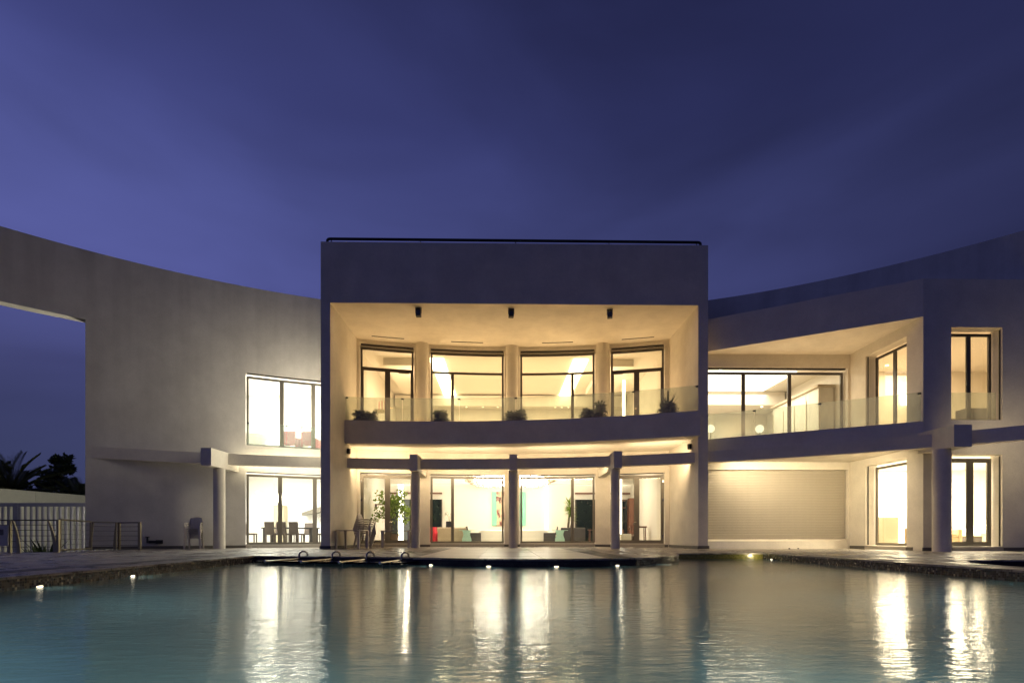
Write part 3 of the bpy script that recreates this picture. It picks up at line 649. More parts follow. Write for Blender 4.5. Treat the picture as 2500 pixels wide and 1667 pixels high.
for mp, a, b in ((WF, .95, 2.69), (WS, .92, 3.02)):        # blind guides in the reveals
    for z0, z1 in ((.16, 3.19), (4.41, 7.42)):
        for s_ in (a + .004, b - .024):
            mb = MB(); mb.cell(mp, s_, s_ + .02, -.11, -.07, z0, z1); hb(mb, 'blind_guide', 'slot')
# roller shutter of the loggia: slats one by one
sx0, sx1 = QX1 + .40, 13.94; ns = 42
sh = MB(); sh.box(sx0, sx1, YB + .16, YB + .20, .40, 3.16); shutter = hb(sh, 'roller_shutter', 'slot')
pitch = (3.155 - .40) / ns
slat_me = None
for i in range(ns):
    z = .40 + pitch * i
    if slat_me is None:
        b = MB(); prof = [(0.150, 0.002), (0.136, 0.005), (0.132, pitch * .35), (0.132, pitch * .62), (0.136, pitch - .005), (0.150, pitch - .002)]
        n = len(prof)
        for x in (sx0, sx1): b.v += [(x - H0.x, YB + y - H0.y, zz) for y, zz in prof]
        for k in range(n - 1): b.f.append((k, k + 1, n + k + 1, n + k))
        b.f.append(tuple(range(n))); b.f.append(tuple(reversed(range(n, 2 * n))))
        so = b.build('slat', 'shutter', shutter); slat_me = so.data
    else:
        so = bpy.data.objects.new('slat', slat_me); COL.objects.link(so); so.parent = shutter
    so.location = (0, 0, z)
# white sloping kerb in front of the shutter
kp = [(7.94, 20.55), (9.2, 20.50), (10.8, 20.52), (12.2, 20.66), (13.2, 20.9), (13.9, 21.2)]
kb = MB()
for i, (x, y) in enumerate(kp): kb.v += [(x, y - .02, 0), (x, y + .10, .30), (x, 21.31, .36), (x, 21.31, 0)]
for i in range(len(kp) - 1):
    for q in range(4): kb.f.append((4 * i + q, 4 * i + (q + 1) % 4, 4 * i + 4 + (q + 1) % 4, 4 * i + 4 + q))
kb.f += [(0, 1, 2, 3), tuple(4 * (len(kp) - 1) + q for q in (3, 2, 1, 0))]
hb(kb, 'shutter_kerb', 'stucco_clean')
for x in (11.1, 11.45): mb = MB(); mb.box(x, x + .05, 20.46, 20.50, .0, .035); hb(mb, 'drain_nozzle', 'black')

# glass balustrades
def balustrade(mp, cuts, z0, z1, n=0.0, seg=4, unit=1.0, gap=.008, clips=True):
    r = None
    for i in range(len(cuts) - 1):
        b = MB(); b.cell(mp, cuts[i] + gap / unit, cuts[i + 1] - gap / unit, n - .10, n - .085, z0, z1, seg)
        o = hb(b, 'balustrade_pane', 'guard')
        if clips:
            for e_ in ([cuts[i]] if i else [cuts[0] + .06 / unit]) + ([cuts[-1] - .06 / unit] if i == len(cuts) - 2 else []):
                c = MB(); c.cell(mp, e_ - .05 / unit, e_ + .05 / unit, n - .115, n - .07, z1 - .07, z1 - .015); sub(c, 'clip', 'black', o)
clx = [-6.55, -4.22, -1.84, 0.54, 2.88, 5.21, 7.52]
balustrade(PM, [arc_x(CP, RP, x) for x in clx], 5.32, 6.31, unit=RP * math.pi / 180)
balustrade(FM, [0.0, 1.78, 3.95, FL - .03], 4.34, 5.33, seg=1)
balustrade(WF, [.96, 2.60], 4.38, 5.33, n=-.05, seg=1, clips=False)
balustrade(AM, [-25.95, -22.4, -21.0, -17.6], 4.32, 5.30, n=-.05, unit=U)

# made-up bodies for the added fill lights behind beams and on the flank
for x, ln, z in ((-9.0, 3.2, 3.50), (-5.2, 2.2, 3.50), (-1.6, 3.2, 3.50), (2.5, 3.2, 3.50), (6.1, 2.2, 3.50), (15.9, 2.2, 3.50)):
    a = arc_x(C1, R1, x); h_ = math.degrees(ln / 2 / (R1 + .3)); mb = MB(); mb.cell(BM, a - h_, a + h_, -.322, -.302, z - .07, z + .07, 4); hb(mb, 'fill_strip_housing', 'palealu')
for z0, z1, y0, y1 in ((4.6, 7.4, 21.35, 22.55), (1.25, 2.75, 22.6, 23.2)):
    mb = MB(); mb.box(-6.955, -6.932, y0, y1, z0, z1); hb(mb, 'fill_light_panel', 'palealu')
# roof rail, floodlights, wall speakers
rail = thing('roof_rail', 'black pipe rail running along the top of the square portal', 'rail', (0.5, 20.47, PT))
rb = MB(); rb.tube([(-7.2, 0, .0), (-7.2, 0, .09), (-7.16, 0, .13), (-7.1, 0, .145), (7.05, 0, .145), (7.11, 0, .13), (7.15, 0, .09), (7.15, 0, 0)], .052, 10); rb.build('pipe', 'black', rail, smooth=True)
for x in (-7.05, -3.65, 0.0, 3.6, 7.0): p = MB(); p.tube([(x, 0, -.0), (x, 0, .14)], .02, 6); p.build('post', 'black', rail)
for x, nm in ((-3.28, 'left'), (0.33, 'middle'), (4.2, 'right')):
    t = thing('floodlight', 'black box floodlight under the portal ceiling, %s one of three' % nm, 'floodlight', (x, 20.80, QT), R_({'left': 0, 'middle': 4, 'right': -12}[nm]), 'floodlights under the portal ceiling')
    b = MB(); b.box(-.10, .10, -.09, .11, -.34, -.05); b.build('housing', 'black', t, bevel=.012)
    b = MB(); b.box(-.12, -.104, -.02, .02, -.22, 0); b.box(.104, .12, -.02, .02, -.22, 0); b.box(-.12, .12, -.02, .02, -.012, 0); b.build('bracket', 'black', t)
    b = MB(); b.box(-.08, .08, -.095, -.088, -.31, -.09); b.build('glass_front', 'darkglass', t)
for x, y, s, nm in ((QX0, 22.55, 1, 'left'), (QX1, 21.15, -1, 'right')):
    t = thing('wall_speaker', 'small black speaker on the %s flank of the ground floor recess' % nm, 'speaker', (x, y, 4.05), R_(-25 * s))
    b = MB(); b.box(*sorted((s * .05, s * .16)), -.06, .06, -.1, .12); b.build('cabinet', 'black', t, bevel=.01)
    b = MB(); b.box(*sorted((0, s * .052)), -.02, .02, -.02, .03); b.build('mount', 'black', t)

# ================================================================ rooms
def room(name, pts, z0, z1, wall_edges, mat='cream'):
    b = MB(); b.prism(pts, z0 - .12, z0); hb(b, name + '_floor', 'floor_in')
    b = MB(); b.prism(pts, z1, z1 + .12); hb(b, name + '_ceiling', mat)
    w = MB(); n = len(pts)
    for i in wall_edges:
        p, q = pts[i % n], pts[(i + 1) % n]; mp = linemap(p, q); w.cell(mp, 0, math.dist(p, q), 0, .1, z0 - .11, z1 + .11)
    hb(w, name + '_wall', mat)
def arcpts(a, b, n, r=-0.38): return [AM(a + (b - a) * i / n, r, 0)[:2] for i in range(n + 1)]
def room_arc(name, a, b, extra, z0, z1, mat='cream'):
    pts = arcpts(a, b, 16) + extra
    n = len(pts); room(name, pts, z0, z1, range(16, n), mat)
room_arc('living_room', -15.55, 16.62, [(7.56, 31.0), (-6.59, 31.0)], .15, 3.98)
room_arc('gallery', -15.55, 16.62, [(7.56, 33.0), (-6.59, 33.0)], 5.30, 9.07)
room_arc('dining_room', -33.0, -16.8, [(-6.95, 29.5), (-14.2, 29.5)], .15, 3.75, 'white')
room_arc('upper_left_room', -33.0, -16.8, [(-6.95, 29.5), (-14.2, 29.5)], 4.30, 8.20, 'white')
room('loggia_room', [(7.95, 21.66), (14.0, 21.66), (14.0, 28.0), (7.95, 28.0)], 4.32, 7.62, (1, 2, 3))
room('corner_room_upper', [(14.48, 17.98), (21.5, 17.98), (21.5, 22.8), (14.48, 22.8)], 4.37, 7.62, (1, 2))
room('corner_room_lower', [(14.48, 17.98), (21.5, 17.98), (21.5, 22.8), (14.48, 22.8)], .15, 3.35, (1, 2), 'white')
for z0, z1 in ((.04, 3.46), (4.26, 7.73)):
    mb = MB(); mb.box(14.36, 14.47, 20.42, 22.9, z0, z1); hb(mb, 'room_partition', 'cream')
# cove lights and bulkheads
for x0, x1 in ((-3.55, -2.85), (3.45, 4.15)):
    mb = MB(); mb.box(x0, x1, 25.7, 32.9, 9.02, 9.06); hb(mb, 'cove_light', 'cove')
for x0, x1 in ((-5.75, -4.25), (4.85, 6.35)):
    mb = MB(); mb.box(x0, x1, 25.75, 31.0, 8.72, 9.06); hb(mb, 'bulkhead', 'cream')
mb = MB(); mb.box(-6.5, 7.4, 32.2, 32.98, 8.35, 8.99); hb(mb, 'bulkhead', 'cream')
mb = MB(); mb.box(6.55, 6.7, 29.0, 29.05, 5.35, 9.0); hb(mb, 'cove_light', 'cove')
for x0, x1 in ((-6.5, -2.0), (2.6, 7.4)):
    mb = MB(); mb.box(x0, x1, 30.82, 30.9, 3.62, 3.74); hb(mb, 'cove_light', 'covewhite')
mb = MB(); mb.box(-6.55, 7.5, 30.55, 30.80, 3.50, 3.96); hb(mb, 'bulkhead', 'cream')
mb = MB(); mb.box(2.50, 2.62, 30.90, 30.97, .25, 3.45); hb(mb, 'cove_light', 'covewhite')
mb = MB(); mb.box(-5.85, -5.55, 29.9, 29.95, .2, 3.4); hb(mb, 'cove_light', 'covewhite')
mb = MB(); mb.box(6.30, 6.42, 28.6, 28.65, .2, 3.7); hb(mb, 'cove_light', 'covewhite')
mb = MB(); mb.box(8.1, 12.6, 22.6, 25.6, 7.50, 7.56); hb(mb, 'cove_light', 'covesoft')
mb = MB(); mb.box(8.0, 13.9, 26.0, 27.9, 6.95, 7.6); hb(mb, 'bulkhead', 'cream')
mb = MB(); mb.box(17.2, 17.5, 22.65, 22.7, 6.15, 6.6); hb(mb, 'cove_light', 'cove')
for x in (-4.9, 5.4):                           # downlights
    mb = MB(); mb.lathe([(.07, 9.03), (.07, 9.06)], 12, (x, 27.6 if x < 0 else 26.9)); hb(mb, 'downlight', 'downl')
for x in (-2.2, -1.2, -.3, .8, 3.2, 3.6, 4.0):
    mb = MB(); mb.lathe([(.05, 8.32), (.05, 8.345)], 10, (x, 32.4)); hb(mb, 'downlight', 'downl')
for x, y, z in ((12.9, 26.3, 6.92), (15.9, 19.6, 7.58), (16.0, 21.9, 7.58), (8.9, 21.6, 7.28)):
    mb = MB(); mb.lathe([(.06, z), (.06, z + .03)], 10, (x, y)); hb(mb, 'downlight', 'downl')
# wardrobe run in the loggia room
for i in range(4):
    mb = MB(); mb.box(13.3, 13.94, 22.2 + .95 * i, 22.2 + .95 * i + .93, 4.34, 6.75); wd = hb(mb, 'wardrobe_panel', 'cream')
    mb = MB(); mb.box(13.27, 13.3, 22.2 + .95 * i + .86, 22.2 + .95 * i + .90, 4.9, 6.4); sub(mb, 'handle', 'palewood', wd)
mb = MB(); mb.box(13.2, 13.96, 22.1, 26.1, 6.76, 6.86); hb(mb, 'wardrobe_cornice', 'beige')
# dark garden doors at the back of the living room
for x0, x1 in ((-6.5, -3.5), (4.2, 7.4)):
    mb = MB(); mb.box(x0, x1, 30.86, 30.97, .16, 2.62); gd = hb(mb, 'garden_door', 'darkglass')
    for x in (x0, (x0 + x1) / 2, x1 - .06): mb = MB(); mb.box(x, x + .06, 30.82, 30.86, .16, 2.62); sub(mb, 'mullion', 'bronze', gd)
    mb = MB(); mb.box(x0, x1, 30.78, 30.88, 2.92, 3.02); sub(mb, 'header', 'wood', gd)

# ================================================================ furniture seen through the windows
def legs4(t, x, y, h, r, mat, top=None):
    for sx in (-1, 1):
        for sy in (-1, 1):
            b = MB(); b.tube([(sx * x, sy * y, 0), (sx * x * .97, sy * y * .97, h)], r, 6); b.build('leg', mat, t)
def sofa(label, loc, rz, w, d, h, mat, cushions=2, name='sofa', cat='sofa', arm=.16, seat=.42):
    t = thing(name, label, cat, loc, rz)
    b = MB(); b.box(-w / 2 + arm, w / 2 - arm, -d / 2, d / 2 - .2, .06, seat - .12); b.build('base', mat, t, bevel=.03)
    b = MB(); b.box(-w / 2, w / 2, d / 2 - .2, d / 2, .06, h); b.build('backrest', mat, t, bevel=.04)
    for s in (-1, 1):
        b = MB(); b.box(*sorted((s * w / 2, s * (w / 2 - arm))), -d / 2, d / 2 - .2, .06, seat + .18); b.build('armrest', mat, t, bevel=.03)
    n = cushions; cw = (w - 2 * arm) / n
    for i in range(n):
        b = MB(); b.box(-w / 2 + arm + cw * i + .01, -w / 2 + arm + cw * (i + 1) - .01, -d / 2 - .01, d / 2 - .22, seat - .12, seat + .02); b.build('cushion', mat, t, bevel=.04)
    for sx in (-1, 1):
        for sy in (-1, 1): b = MB(); b.box(sx * (w / 2 - .1) - .025, sx * (w / 2 - .1) + .025, sy * (d / 2 - .1) - .025, sy * (d / 2 - .1) + .025, 0, .065); b.build('foot', 'wood', t)
    return t
FZ = .15
# sofas are turned with their backs to the windows
sofa('long white sofa with its back to the middle windows', (0.57, 28.2, FZ), R_(180), 3.6, .95, .66, 'whitefab', 3)
sofa('beige sofa standing behind the left glass side table', (-2.6, 27.9, FZ), R_(180), 1.5, .9, .78, 'beige', 2)
sofa('charcoal sofa standing behind the right glass side table', (3.75, 28.7, FZ), R_(180), 1.3, .9, .80, 'grey', 2)
sofa('red armchair beside the dark garden door', (-3.72, 28.6, FZ), R_(150), .8, .8, .82, 'red', 1, 'armchair', 'armchair', .12)
for x, y, rz, nm in ((-1.45, 27.75, 100, 'left'), (2.42, 27.8, 265, 'right')):
    t = thing('lounge_chair', 'dark curved lounge chair at the %s end of the white sofa' % nm, 'chair', (x, y, FZ), R_(rz))
    b = MB()
    prof = [(-.30, .36), (-.05, .34), (.20, .36), (.32, .50), (.40, .72), (.42, .86)]
    for x_, sg in ((-.32, 1), (.32, 1)):
        b.v += [(x_, y_, z_) for y_, z_ in prof] + [(x_, y_ + .05, z_ - .06) for y_, z_ in prof]
    n = len(prof)
    for i in range(n - 1):
        b.f += [(i, i + 1, 2 * n + i + 1, 2 * n + i), (n + i, 3 * n + i, 3 * n + i + 1, n + i + 1), (i, n + i, n + i + 1, i + 1), (2 * n + i, 2 * n + i + 1, 3 * n + i + 1, 3 * n + i)]
    b.f += [(0, 2 * n, 3 * n, n), (n - 1, 2 * n - 1, 4 * n - 1, 3 * n - 1)]
    b.build('shell', 'grey', t, bevel=.0, smooth=True)
    for s in (-1, 1): b = MB(); b.box(s * .33 - .03, s * .33 + .03, -.28, .34, 0, .52); b.build('armrest', 'grey', t, bevel=.015)
for x, nm in ((-1.82, 'left'), (2.9, 'right')):
    t = thing('side_table', 'glass side table with wavy teal legs, %s one of two' % nm, 'side table', (x, 27.0, FZ))
    b = MB(); b.box(-.38, .38, -.3, .3, .63, .65); b.build('table_top', 'tealglass', t)
    for y in (-.2, .2):
        b = MB(); n = 12
        for i in range(n + 1):
            z = .63 * i / n; wv = .19 + .035 * math.sin(z * 11)
            b.v += [(-wv, y - .01, z), (wv, y - .01, z), (wv, y + .01, z), (-wv, y + .01, z)]
        for i in range(n):
            for q in range(4): b.f.append((4 * i + q, 4 * i + (q + 1) % 4, 4 * i + 4 + (q + 1) % 4, 4 * i + 4 + q))
        b.f += [(0, 1, 2, 3), (4 * n, 4 * n + 1, 4 * n + 2, 4 * n + 3)]
        b.build('leg', 'tealglass', t)
# painting: loose abstract shapes
t = thing('painting', 'tall abstract canvas, green edges round a brown and red swirl', 'painting', (.36, 30.96, 1.1))
pm, pn, pl, pb = new_mat('painting_canvas')
tc = pn.new('ShaderNodeTexCoord'); mp_ = pn.new('ShaderNodeMapping'); mp_.inputs['Scale'].default_value = (2.2, 1, .9); pl.new(tc.outputs['Object'], mp_.inputs[0])
no = pn.new('ShaderNodeTexNoise'); no.inputs['Scale'].default_value = 1.5; no.inputs['Detail'].default_value = 5; no.inputs['Distortion'].default_value = 1.0; pl.new(mp_.outputs[0], no.inputs[0])
rp = pn.new('ShaderNodeValToRGB'); el = rp.color_ramp.elements; el[0].position = .36; el[0].color = (.03, .02, .015, 1); el[1].position = .66; el[1].color = (.62, .50, .34, 1)
for p, c in ((.43, (.09, .05, .04, 1)), (.455, (.34, .05, .04, 1)), (.475, (.22, .15, .12, 1)), (.53, (.50, .38, .25, 1))): q = el.new(p); q.color = c
pl.new(no.outputs[0], rp.inputs[0])
sx = pn.new('ShaderNodeSeparateXYZ'); pl.new(tc.outputs['Object'], sx.inputs[0])
sf = pn.new('ShaderNodeMath'); sf.inputs[1].default_value = .17; pl.new(sx.outputs[0], sf.inputs[0])
ab = pn.new('ShaderNodeMath'); ab.operation = 'ABSOLUTE'; pl.new(sf.outputs[0], ab.inputs[0])
wv = pn.new('ShaderNodeMath'); wv.operation = 'MULTIPLY_ADD'; wv.inputs[1].default_value = .35; pl.new(no.outputs[0], wv.inputs[0]); pl.new(ab.outputs[0], wv.inputs[2])
gt = pn.new('ShaderNodeMapRange')
for i, v in enumerate((.70, .74, 0, 1)): gt.inputs[i + 1].default_value = v
pl.new(wv.outputs[0], gt.inputs[0]); mxp = pn.new('ShaderNodeMix'); mxp.data_type = 'RGBA'; mxp.inputs[7].default_value = (.20, .52, .38, 1); pl.new(gt.outputs[0], mxp.inputs[0]); pl.new(rp.outputs[0], mxp.inputs[6]); pl.new(mxp.outputs[2], pb.inputs['Base Color'])
b = MB(); b.box(-.99, .99, -.04, .02, 0, 1.97); b.build('canvas', pm, t)
# plants indoors
def leaves_cloud(b, centre, rad, n, L, w, droop=.3, shell=.55):
    for _ in range(n):
        while True:
            p = Vector((random.uniform(-1, 1), random.uniform(-1, 1), random.uniform(-1, 1)))
            if p.length < 1 and p.length > shell * random.random(): break
        q = Vector((p.x * rad[0], p.y * rad[1], p.z * rad[2])) + Vector(centre)
        d = Vector((random.gauss(0, 1), random.gauss(0, 1), random.gauss(-droop, .7))).normalized()
        s = d.cross(Vector((random.gauss(0, 1), random.gauss(0, 1), random.gauss(0, 1)))).normalized(); k = random.uniform(.6, 1.25)
        b.tri_leaf(q, d, s, L * k, w * k)
t = thing('ficus_tree', 'leafy indoor ficus tree in a wide bowl behind the left door', 'plant', (-5.55, 26.6, FZ))
b = MB(); b.lathe([(.20, 0), (.34, .22), (.40, .46), (.36, .46), (.32, .36)], 24); b.build('bowl', 'clay', t, smooth=True)
b = MB(); b.lathe([(.34, .36), (.34, .40)], 16); b.build('soil', 'soil', t)
b = MB(); tips = []
b.tube([(0, 0, .38), (.03, .02, .8), (-.02, .03, 1.25), (.05, 0, 1.7)], [.04, .035, .03, .02], 7)
for i in range(13):
    z = random.uniform(.95, 1.7); a = random.uniform(0, 6.28); L = random.uniform(.45, .95); e_ = (math.cos(a) * L, math.sin(a) * L * .8, z + random.uniform(.1, .9)); tips.append(e_)
    b.tube([(0, .02, z), (e_[0] * .5, e_[1] * .5, z + .3), e_], [.018, .012, .005], 5)
b.build('trunk', 'bark', t)
b = MB()
for e_ in tips: leaves_cloud(b, e_, (.36, .3, .36), 46, .19, .05, .6, .2)
leaves_cloud(b, (0, 0, 1.75), (.72, .55, .72), 260, .19, .05, .6)
b.build('foliage', 'ficus', t, recalc=False)
t = thing('yucca_plant', 'spiky yucca plant rising above the charcoal sofa', 'plant', (3.7, 29.6, FZ))
b = MB(); b.lathe([(.22, 0), (.27, .42), (.25, .42), (.23, .34)], 20); b.build('pot', 'black', t, smooth=True)
b = MB(); b.tube([(0, 0, .34), (-.05, 0, .9), (.02, 0, 1.6)], [.08, .065, .05], 8); b.tube([(.02, 0, .4), (.14, .05, 1.0), (.18, 0, 1.35)], [.06, .05, .04], 7); b.build('stem', 'bark', t)
b = MB()
for cx, cz, n in ((.02, 1.75, 150), (.0, 2.15, 90), (.18, 1.45, 60)):
    for _ in range(n):
        a = random.uniform(0, 6.28); el_ = random.uniform(-.6, 1.2); d = Vector((math.cos(a) * math.cos(el_), math.sin(a) * math.cos(el_), math.sin(el_)))
        s = d.cross(Vector((0, 0, 1))).normalized(); b.tri_leaf((cx, 0, cz - .1 + random.uniform(-.1, .1)), d, s, random.uniform(.38, .6), .022)
b.build('foliage', 'ficus', t, recalc=False)
t = thing('orchid_pot', 'pale orchid in a square black pot on the sideboard', 'plant', (-2.9, 29.0, .98))
b = MB(); b.box(-.17, .17, -.17, .17, 0, .32); b.build('pot', 'black', t, bevel=.01)
b = MB()
for i in range(5):
    a = i * 1.3; b.tube([(0, 0, .3), (math.cos(a) * .1, math.sin(a) * .1, .62), (math.cos(a) * .28, math.sin(a) * .2, .76)], .006, 5)
b.build('stem', 'ficus', t)
b = MB()
for i in range(5): leaves_cloud(b, (math.cos(i * 1.3) * .24, math.sin(i * 1.3) * .18, .74), (.13, .12, .1), 40, .07, .03)
b.build('blossom', 'whitefab', t, recalc=False)
t = thing('sideboard', 'low beige sideboard carrying the orchid pot', 'sideboard', (-2.75, 29.1, FZ))
b = MB(); b.box(-.8, .8, -.25, .25, .08, .83); b.build('body', 'beige', t, bevel=.01)
for x in (-.7, .7): b = MB(); b.box(x - .03, x + .03, -.2, .2, 0, .08); b.build('foot', 'wood', t)
# crystal chandelier
t = thing('chandelier', 'wide oval crystal chandelier glowing over the white sofa', 'chandelier', (.4, 27.4, 2.95))
b = MB()
for i in range(26):
    a = 2 * math.pi * i / 26; r = .65 if i % 2 else .85; x, y = 2.2 * r * math.cos(a), .55 * r * math.sin(a)
    b.lathe([(.01, .26), (.035, .31), (.035, .37), (.01, .42)], 8, (x, y))
b.build('bulbs', 'glow', t, smooth=True)
b = MB(); b.lathe([(.05, .12), (.5, .17), (.82, .30), (.88, .45), (.80, .60), (.4, .68)], 28); b.v = [(x * 2.15, y * .5, z) for x, y, z in b.v]; b.build('diffuser', 'chglow', t, smooth=True)
b = MB(); b.box(-1.9, 1.9, -.35, .35, .86, .90); b.box(-1.9, -1.86, -.02, .02, .9, 1.03); b.box(1.86, 1.9, -.02, .02, .9, 1.03); b.build('canopy', 'steel', t)
b = MB()
for i in range(1000):
    a = random.uniform(0, 2 * math.pi); k = math.sqrt(random.uniform(.30, 1)); x, y = 2.35 * k * math.cos(a), .66 * k * math.sin(a)
    zb = .40 * (k ** 4); z = zb + (.80 - zb) * random.random() ** 1.8; s = random.uniform(.02, .042)
    o = len(b.v); b.v += [(x, y, z - s * 1.5), (x - s, y, z), (x, y - s, z), (x + s, y, z), (x, y + s, z), (x, y, z + s * 1.5)]
    for q in ((0, 2, 1), (0, 3, 2), (0, 4, 3), (0, 1, 4), (5, 1, 2), (5, 2, 3), (5, 3, 4), (5, 4, 1)): b.f.append(tuple(o + i_ for i_ in q))
tag(b.build('crystals', 'crystal', t, recalc=False), kind='stuff')
# cabinet wall, console and stool behind the right door
t = thing('wall_cabinet', 'brown cabinet wall with shelves and a dark screen behind the right door', 'cabinet', (6.72, 29.6, FZ))
b = MB(); b.box(-.85, .0, -.2, .2, 0, .72); b.build('base', 'wood', t, bevel=.008)
b = MB(); b.box(.28, .62, -.28, .2, 0, 2.45); b.build('tall_door', 'wood', t, bevel=.008)
for z in (1.9, 2.3): b = MB(); b.box(-.85, .1, -.16, .2, z, z + .05); b.build('shelf', 'wood', t)
b = MB(); b.box(-.5, .05, -.02, .04, .92, 1.7); b.build('screen', 'darkglass', t, bevel=.01)
for x in (-.6, -.2): b = MB(); b.box(x, x + .2, -.215, -.2, .45, .475); b.build('handle', 'steel', t)
t = thing('console_table', 'dark console table carrying a vase behind the right door', 'table', (6.95, 27.3, FZ))
b = MB(); b.box(-.42, .42, -.2, .2, .78, .86); b.build('table_top', 'wood', t, bevel=.01); legs4(t, .37, .15, .79, .028, 'wood')
t = thing('vase', 'round brown vase on the console table', 'vase', (6.82, 27.3, FZ + .86)); b = MB(); b.lathe([(.05, 0), (.12, .09), (.10, .17), (.045, .21), (.07, .26), (.07, .30)], 18); b.build('body', 'clay', t, smooth=True)
t = thing('floor_jar', 'big round jar standing under the console table', 'jar', (6.72, 26.95, FZ)); b = MB(); b.lathe([(.1, 0), (.22, .16), (.2, .34), (.1, .44), (.12, .47)], 20); b.build('body', 'clay', t, smooth=True)
t = thing('pouf', 'white cube pouf just inside the right door', 'pouf', (6.12, 26.6, FZ)); b = MB(); b.box(-.28, .28, -.28, .28, .04, .46); b.build('cushion', 'whitefab', t, bevel=.05)
for sx in (-1, 1):
    for sy in (-1, 1): b = MB(); b.box(sx * .22 - .02, sx * .22 + .02, sy * .22 - .02, sy * .22 + .02, 0, .05); b.build('foot', 'wood', t)
t = thing('wall_shelf', 'small brown wall shelf left of the ficus tree', 'shelf', (-6.3, 27.6, 2.1)); b = MB(); b.box(-.27, .25, -.12, .12, 0, .05); b.build('board', 'wood', t); b = MB(); b.box(-.25, -.2, -.1, .1, -.12, 0); b.build('bracket', 'wood', t)
t = thing('stereo_tower', 'grey stereo tower with a dark slot behind the ficus tree', 'stereo', (-4.7, 28.5, FZ)); b = MB(); b.box(-.17, .17, -.15, .15, 0, 1.2); b.build('cabinet', 'palealu', t, bevel=.01); b = MB(); b.box(-.1, .1, -.165, -.15, .72, .95); b.build('slot', 'darkglass', t)
t = thing('round_stool', 'dark round side table before the right garden door', 'side table', (5.0, 29.6, FZ)); b = MB(); b.lathe([(.28, .68), (.28, .71)], 20); b.build('table_top', 'wood', t); legs4(t, .16, .16, .68, .018, 'wood')
# upper floor
for z, lab in ((6.95, 'upper white wall shelf with red candles upstairs'), (6.35, 'lower white wall shelf upstairs below the candles')):
    t = thing('wall_shelf', lab, 'shelf', (-6.35, 28.0, z)); b = MB(); b.box(-.22, .25, -.6, .1, 0, .045); b.build('board', 'palewood', t); b = MB(); b.box(-.22, -.18, -.5, .0, -.1, 0); b.build('bracket', 'palewood', t)
for i in range(3):
    t = thing('candle', 'tall red candle on the upstairs shelf, %s of three' % ('left', 'middle', 'right')[i], 'candle', (-6.38 + .15 * i, 27.6, 6.995), 0, 'red candles on the upstairs shelf'); b = MB(); b.lathe([(.02, 0), (.018, .42 + .06 * i)], 8); b.build('stick', 'red', t); b = MB(); b.lathe([(.004, .42 + .06 * i), (.003, .45 + .06 * i)], 5); b.build('wick', 'black', t)
t = thing('picture_frame', 'grey framed panel leaning at the back of the right gallery', 'picture', (5.6, 30.4, 5.3)); b = MB(); b.box(-.4, .4, -.03, .03, 0, 1.2); b.build('frame', 'beige', t, bevel=.01); b = MB(); b.box(-.33, .33, -.04, -.03, .07, 1.13); b.build('panel', 'cream', t)
# dining room
def dining_chair():
    t = thing('dining_chair', 'x', 'chair')
    b = MB(); b.box(-.23, .23, -.24, .22, .40, .48); b.build('seat', 'dine', t, bevel=.02)
    b = MB(); b.quadbox([(-.23, .18, .44), (.23, .18, .44), (.23, .24, .44), (-.23, .24, .44), (-.23, .26, 1.0), (.23, .26, 1.0), (.23, .31, 1.0), (-.23, .31, 1.0)]); b.build('backrest', 'dine', t, bevel=.015)
    for sx in (-1, 1):
        for sy in (-1, 1): b = MB(); b.box(sx * .2 - .025, sx * .2 + .025, sy * .2 - .025, sy * .2 + .025, 0, .41); b.build('leg', 'dine', t)
    return t
dc = [(-11.5, 24.5, 100, 'dark dining chair at the left head of the table'), (-10.55, 24.6, 172, 'dark dining chair on the window side, nearest the left head'), (-10.0, 24.65, 165, 'dark dining chair on the window side, second from the left'),
      (-9.45, 24.65, 165, 'dark dining chair on the window side, third from the left'), (-11.1, 26.5, 0, 'dark dining chair on the kitchen side, leftmost one'), (-10.45, 26.55, 0, 'dark dining chair on the kitchen side, middle one'),
      (-9.7, 26.6, 0, 'dark dining chair on the kitchen side, rightmost one'), (-8.6, 25.6, -85, 'dark dining chair at the right head of the table')]
d0 = dining_chair()
for i, (x, y, rz, lab) in enumerate(dc): place(d0 if i == 0 else copy_tree(d0), (x, y, FZ), R_(rz), lab, 'dining chairs round the table')
t = thing('dining_table', 'long dark dining table behind the left ground floor window', 'table', (-10.1, 25.6, FZ)); b = MB(); b.box(-1.2, 1.2, -.5, .5, .70, .76); b.build('table_top', 'grey', t, bevel=.01)
for sx in (-1, 1):
    for sy in (-1, 1): b = MB(); b.box(sx * 1.08 - .06, sx * 1.08 + .06, sy * .4 - .05, sy * .4 + .05, 0, .70); b.build('leg', 'grey', t)
t = thing('shard_chandelier', 'dazzling white shard chandelier low over the dining table', 'chandelier', (-10.9, 25.6, 1.8))
b = MB()
for i in range(150):
    a = random.uniform(0, 6.28); el_ = random.uniform(-.7, .9); d = Vector((math.cos(a) * math.cos(el_) * 1.6, math.sin(a) * math.cos(el_), math.sin(el_) * .8)).normalized(); s = d.cross(Vector((0, 0, 1))).normalized()
    b.tri_leaf((random.uniform(-.3, .3), 0, .45), d, s, random.uniform(.35, .75), .03)
tag(b.build('shards', M['glow'], t, recalc=False), kind='stuff')
b = MB(); b.tube([(0, 0, .45), (0, 0, 1.94)], .012, 6); b.build('cable', 'steel', t)
b = MB(); b.lathe([(.12, 1.92), (.12, 1.95)], 14); b.build('canopy', 'steel', t)
t = thing('kitchen_unit', 'pale kitchen cabinets with a slanted hood behind the dining table', 'kitchen', (-9.6, 29.1, FZ))
b = MB(); b.box(-1.8, 2.4, -.35, .3, 0, .9); b.build('counter', 'white', t, bevel=.01)
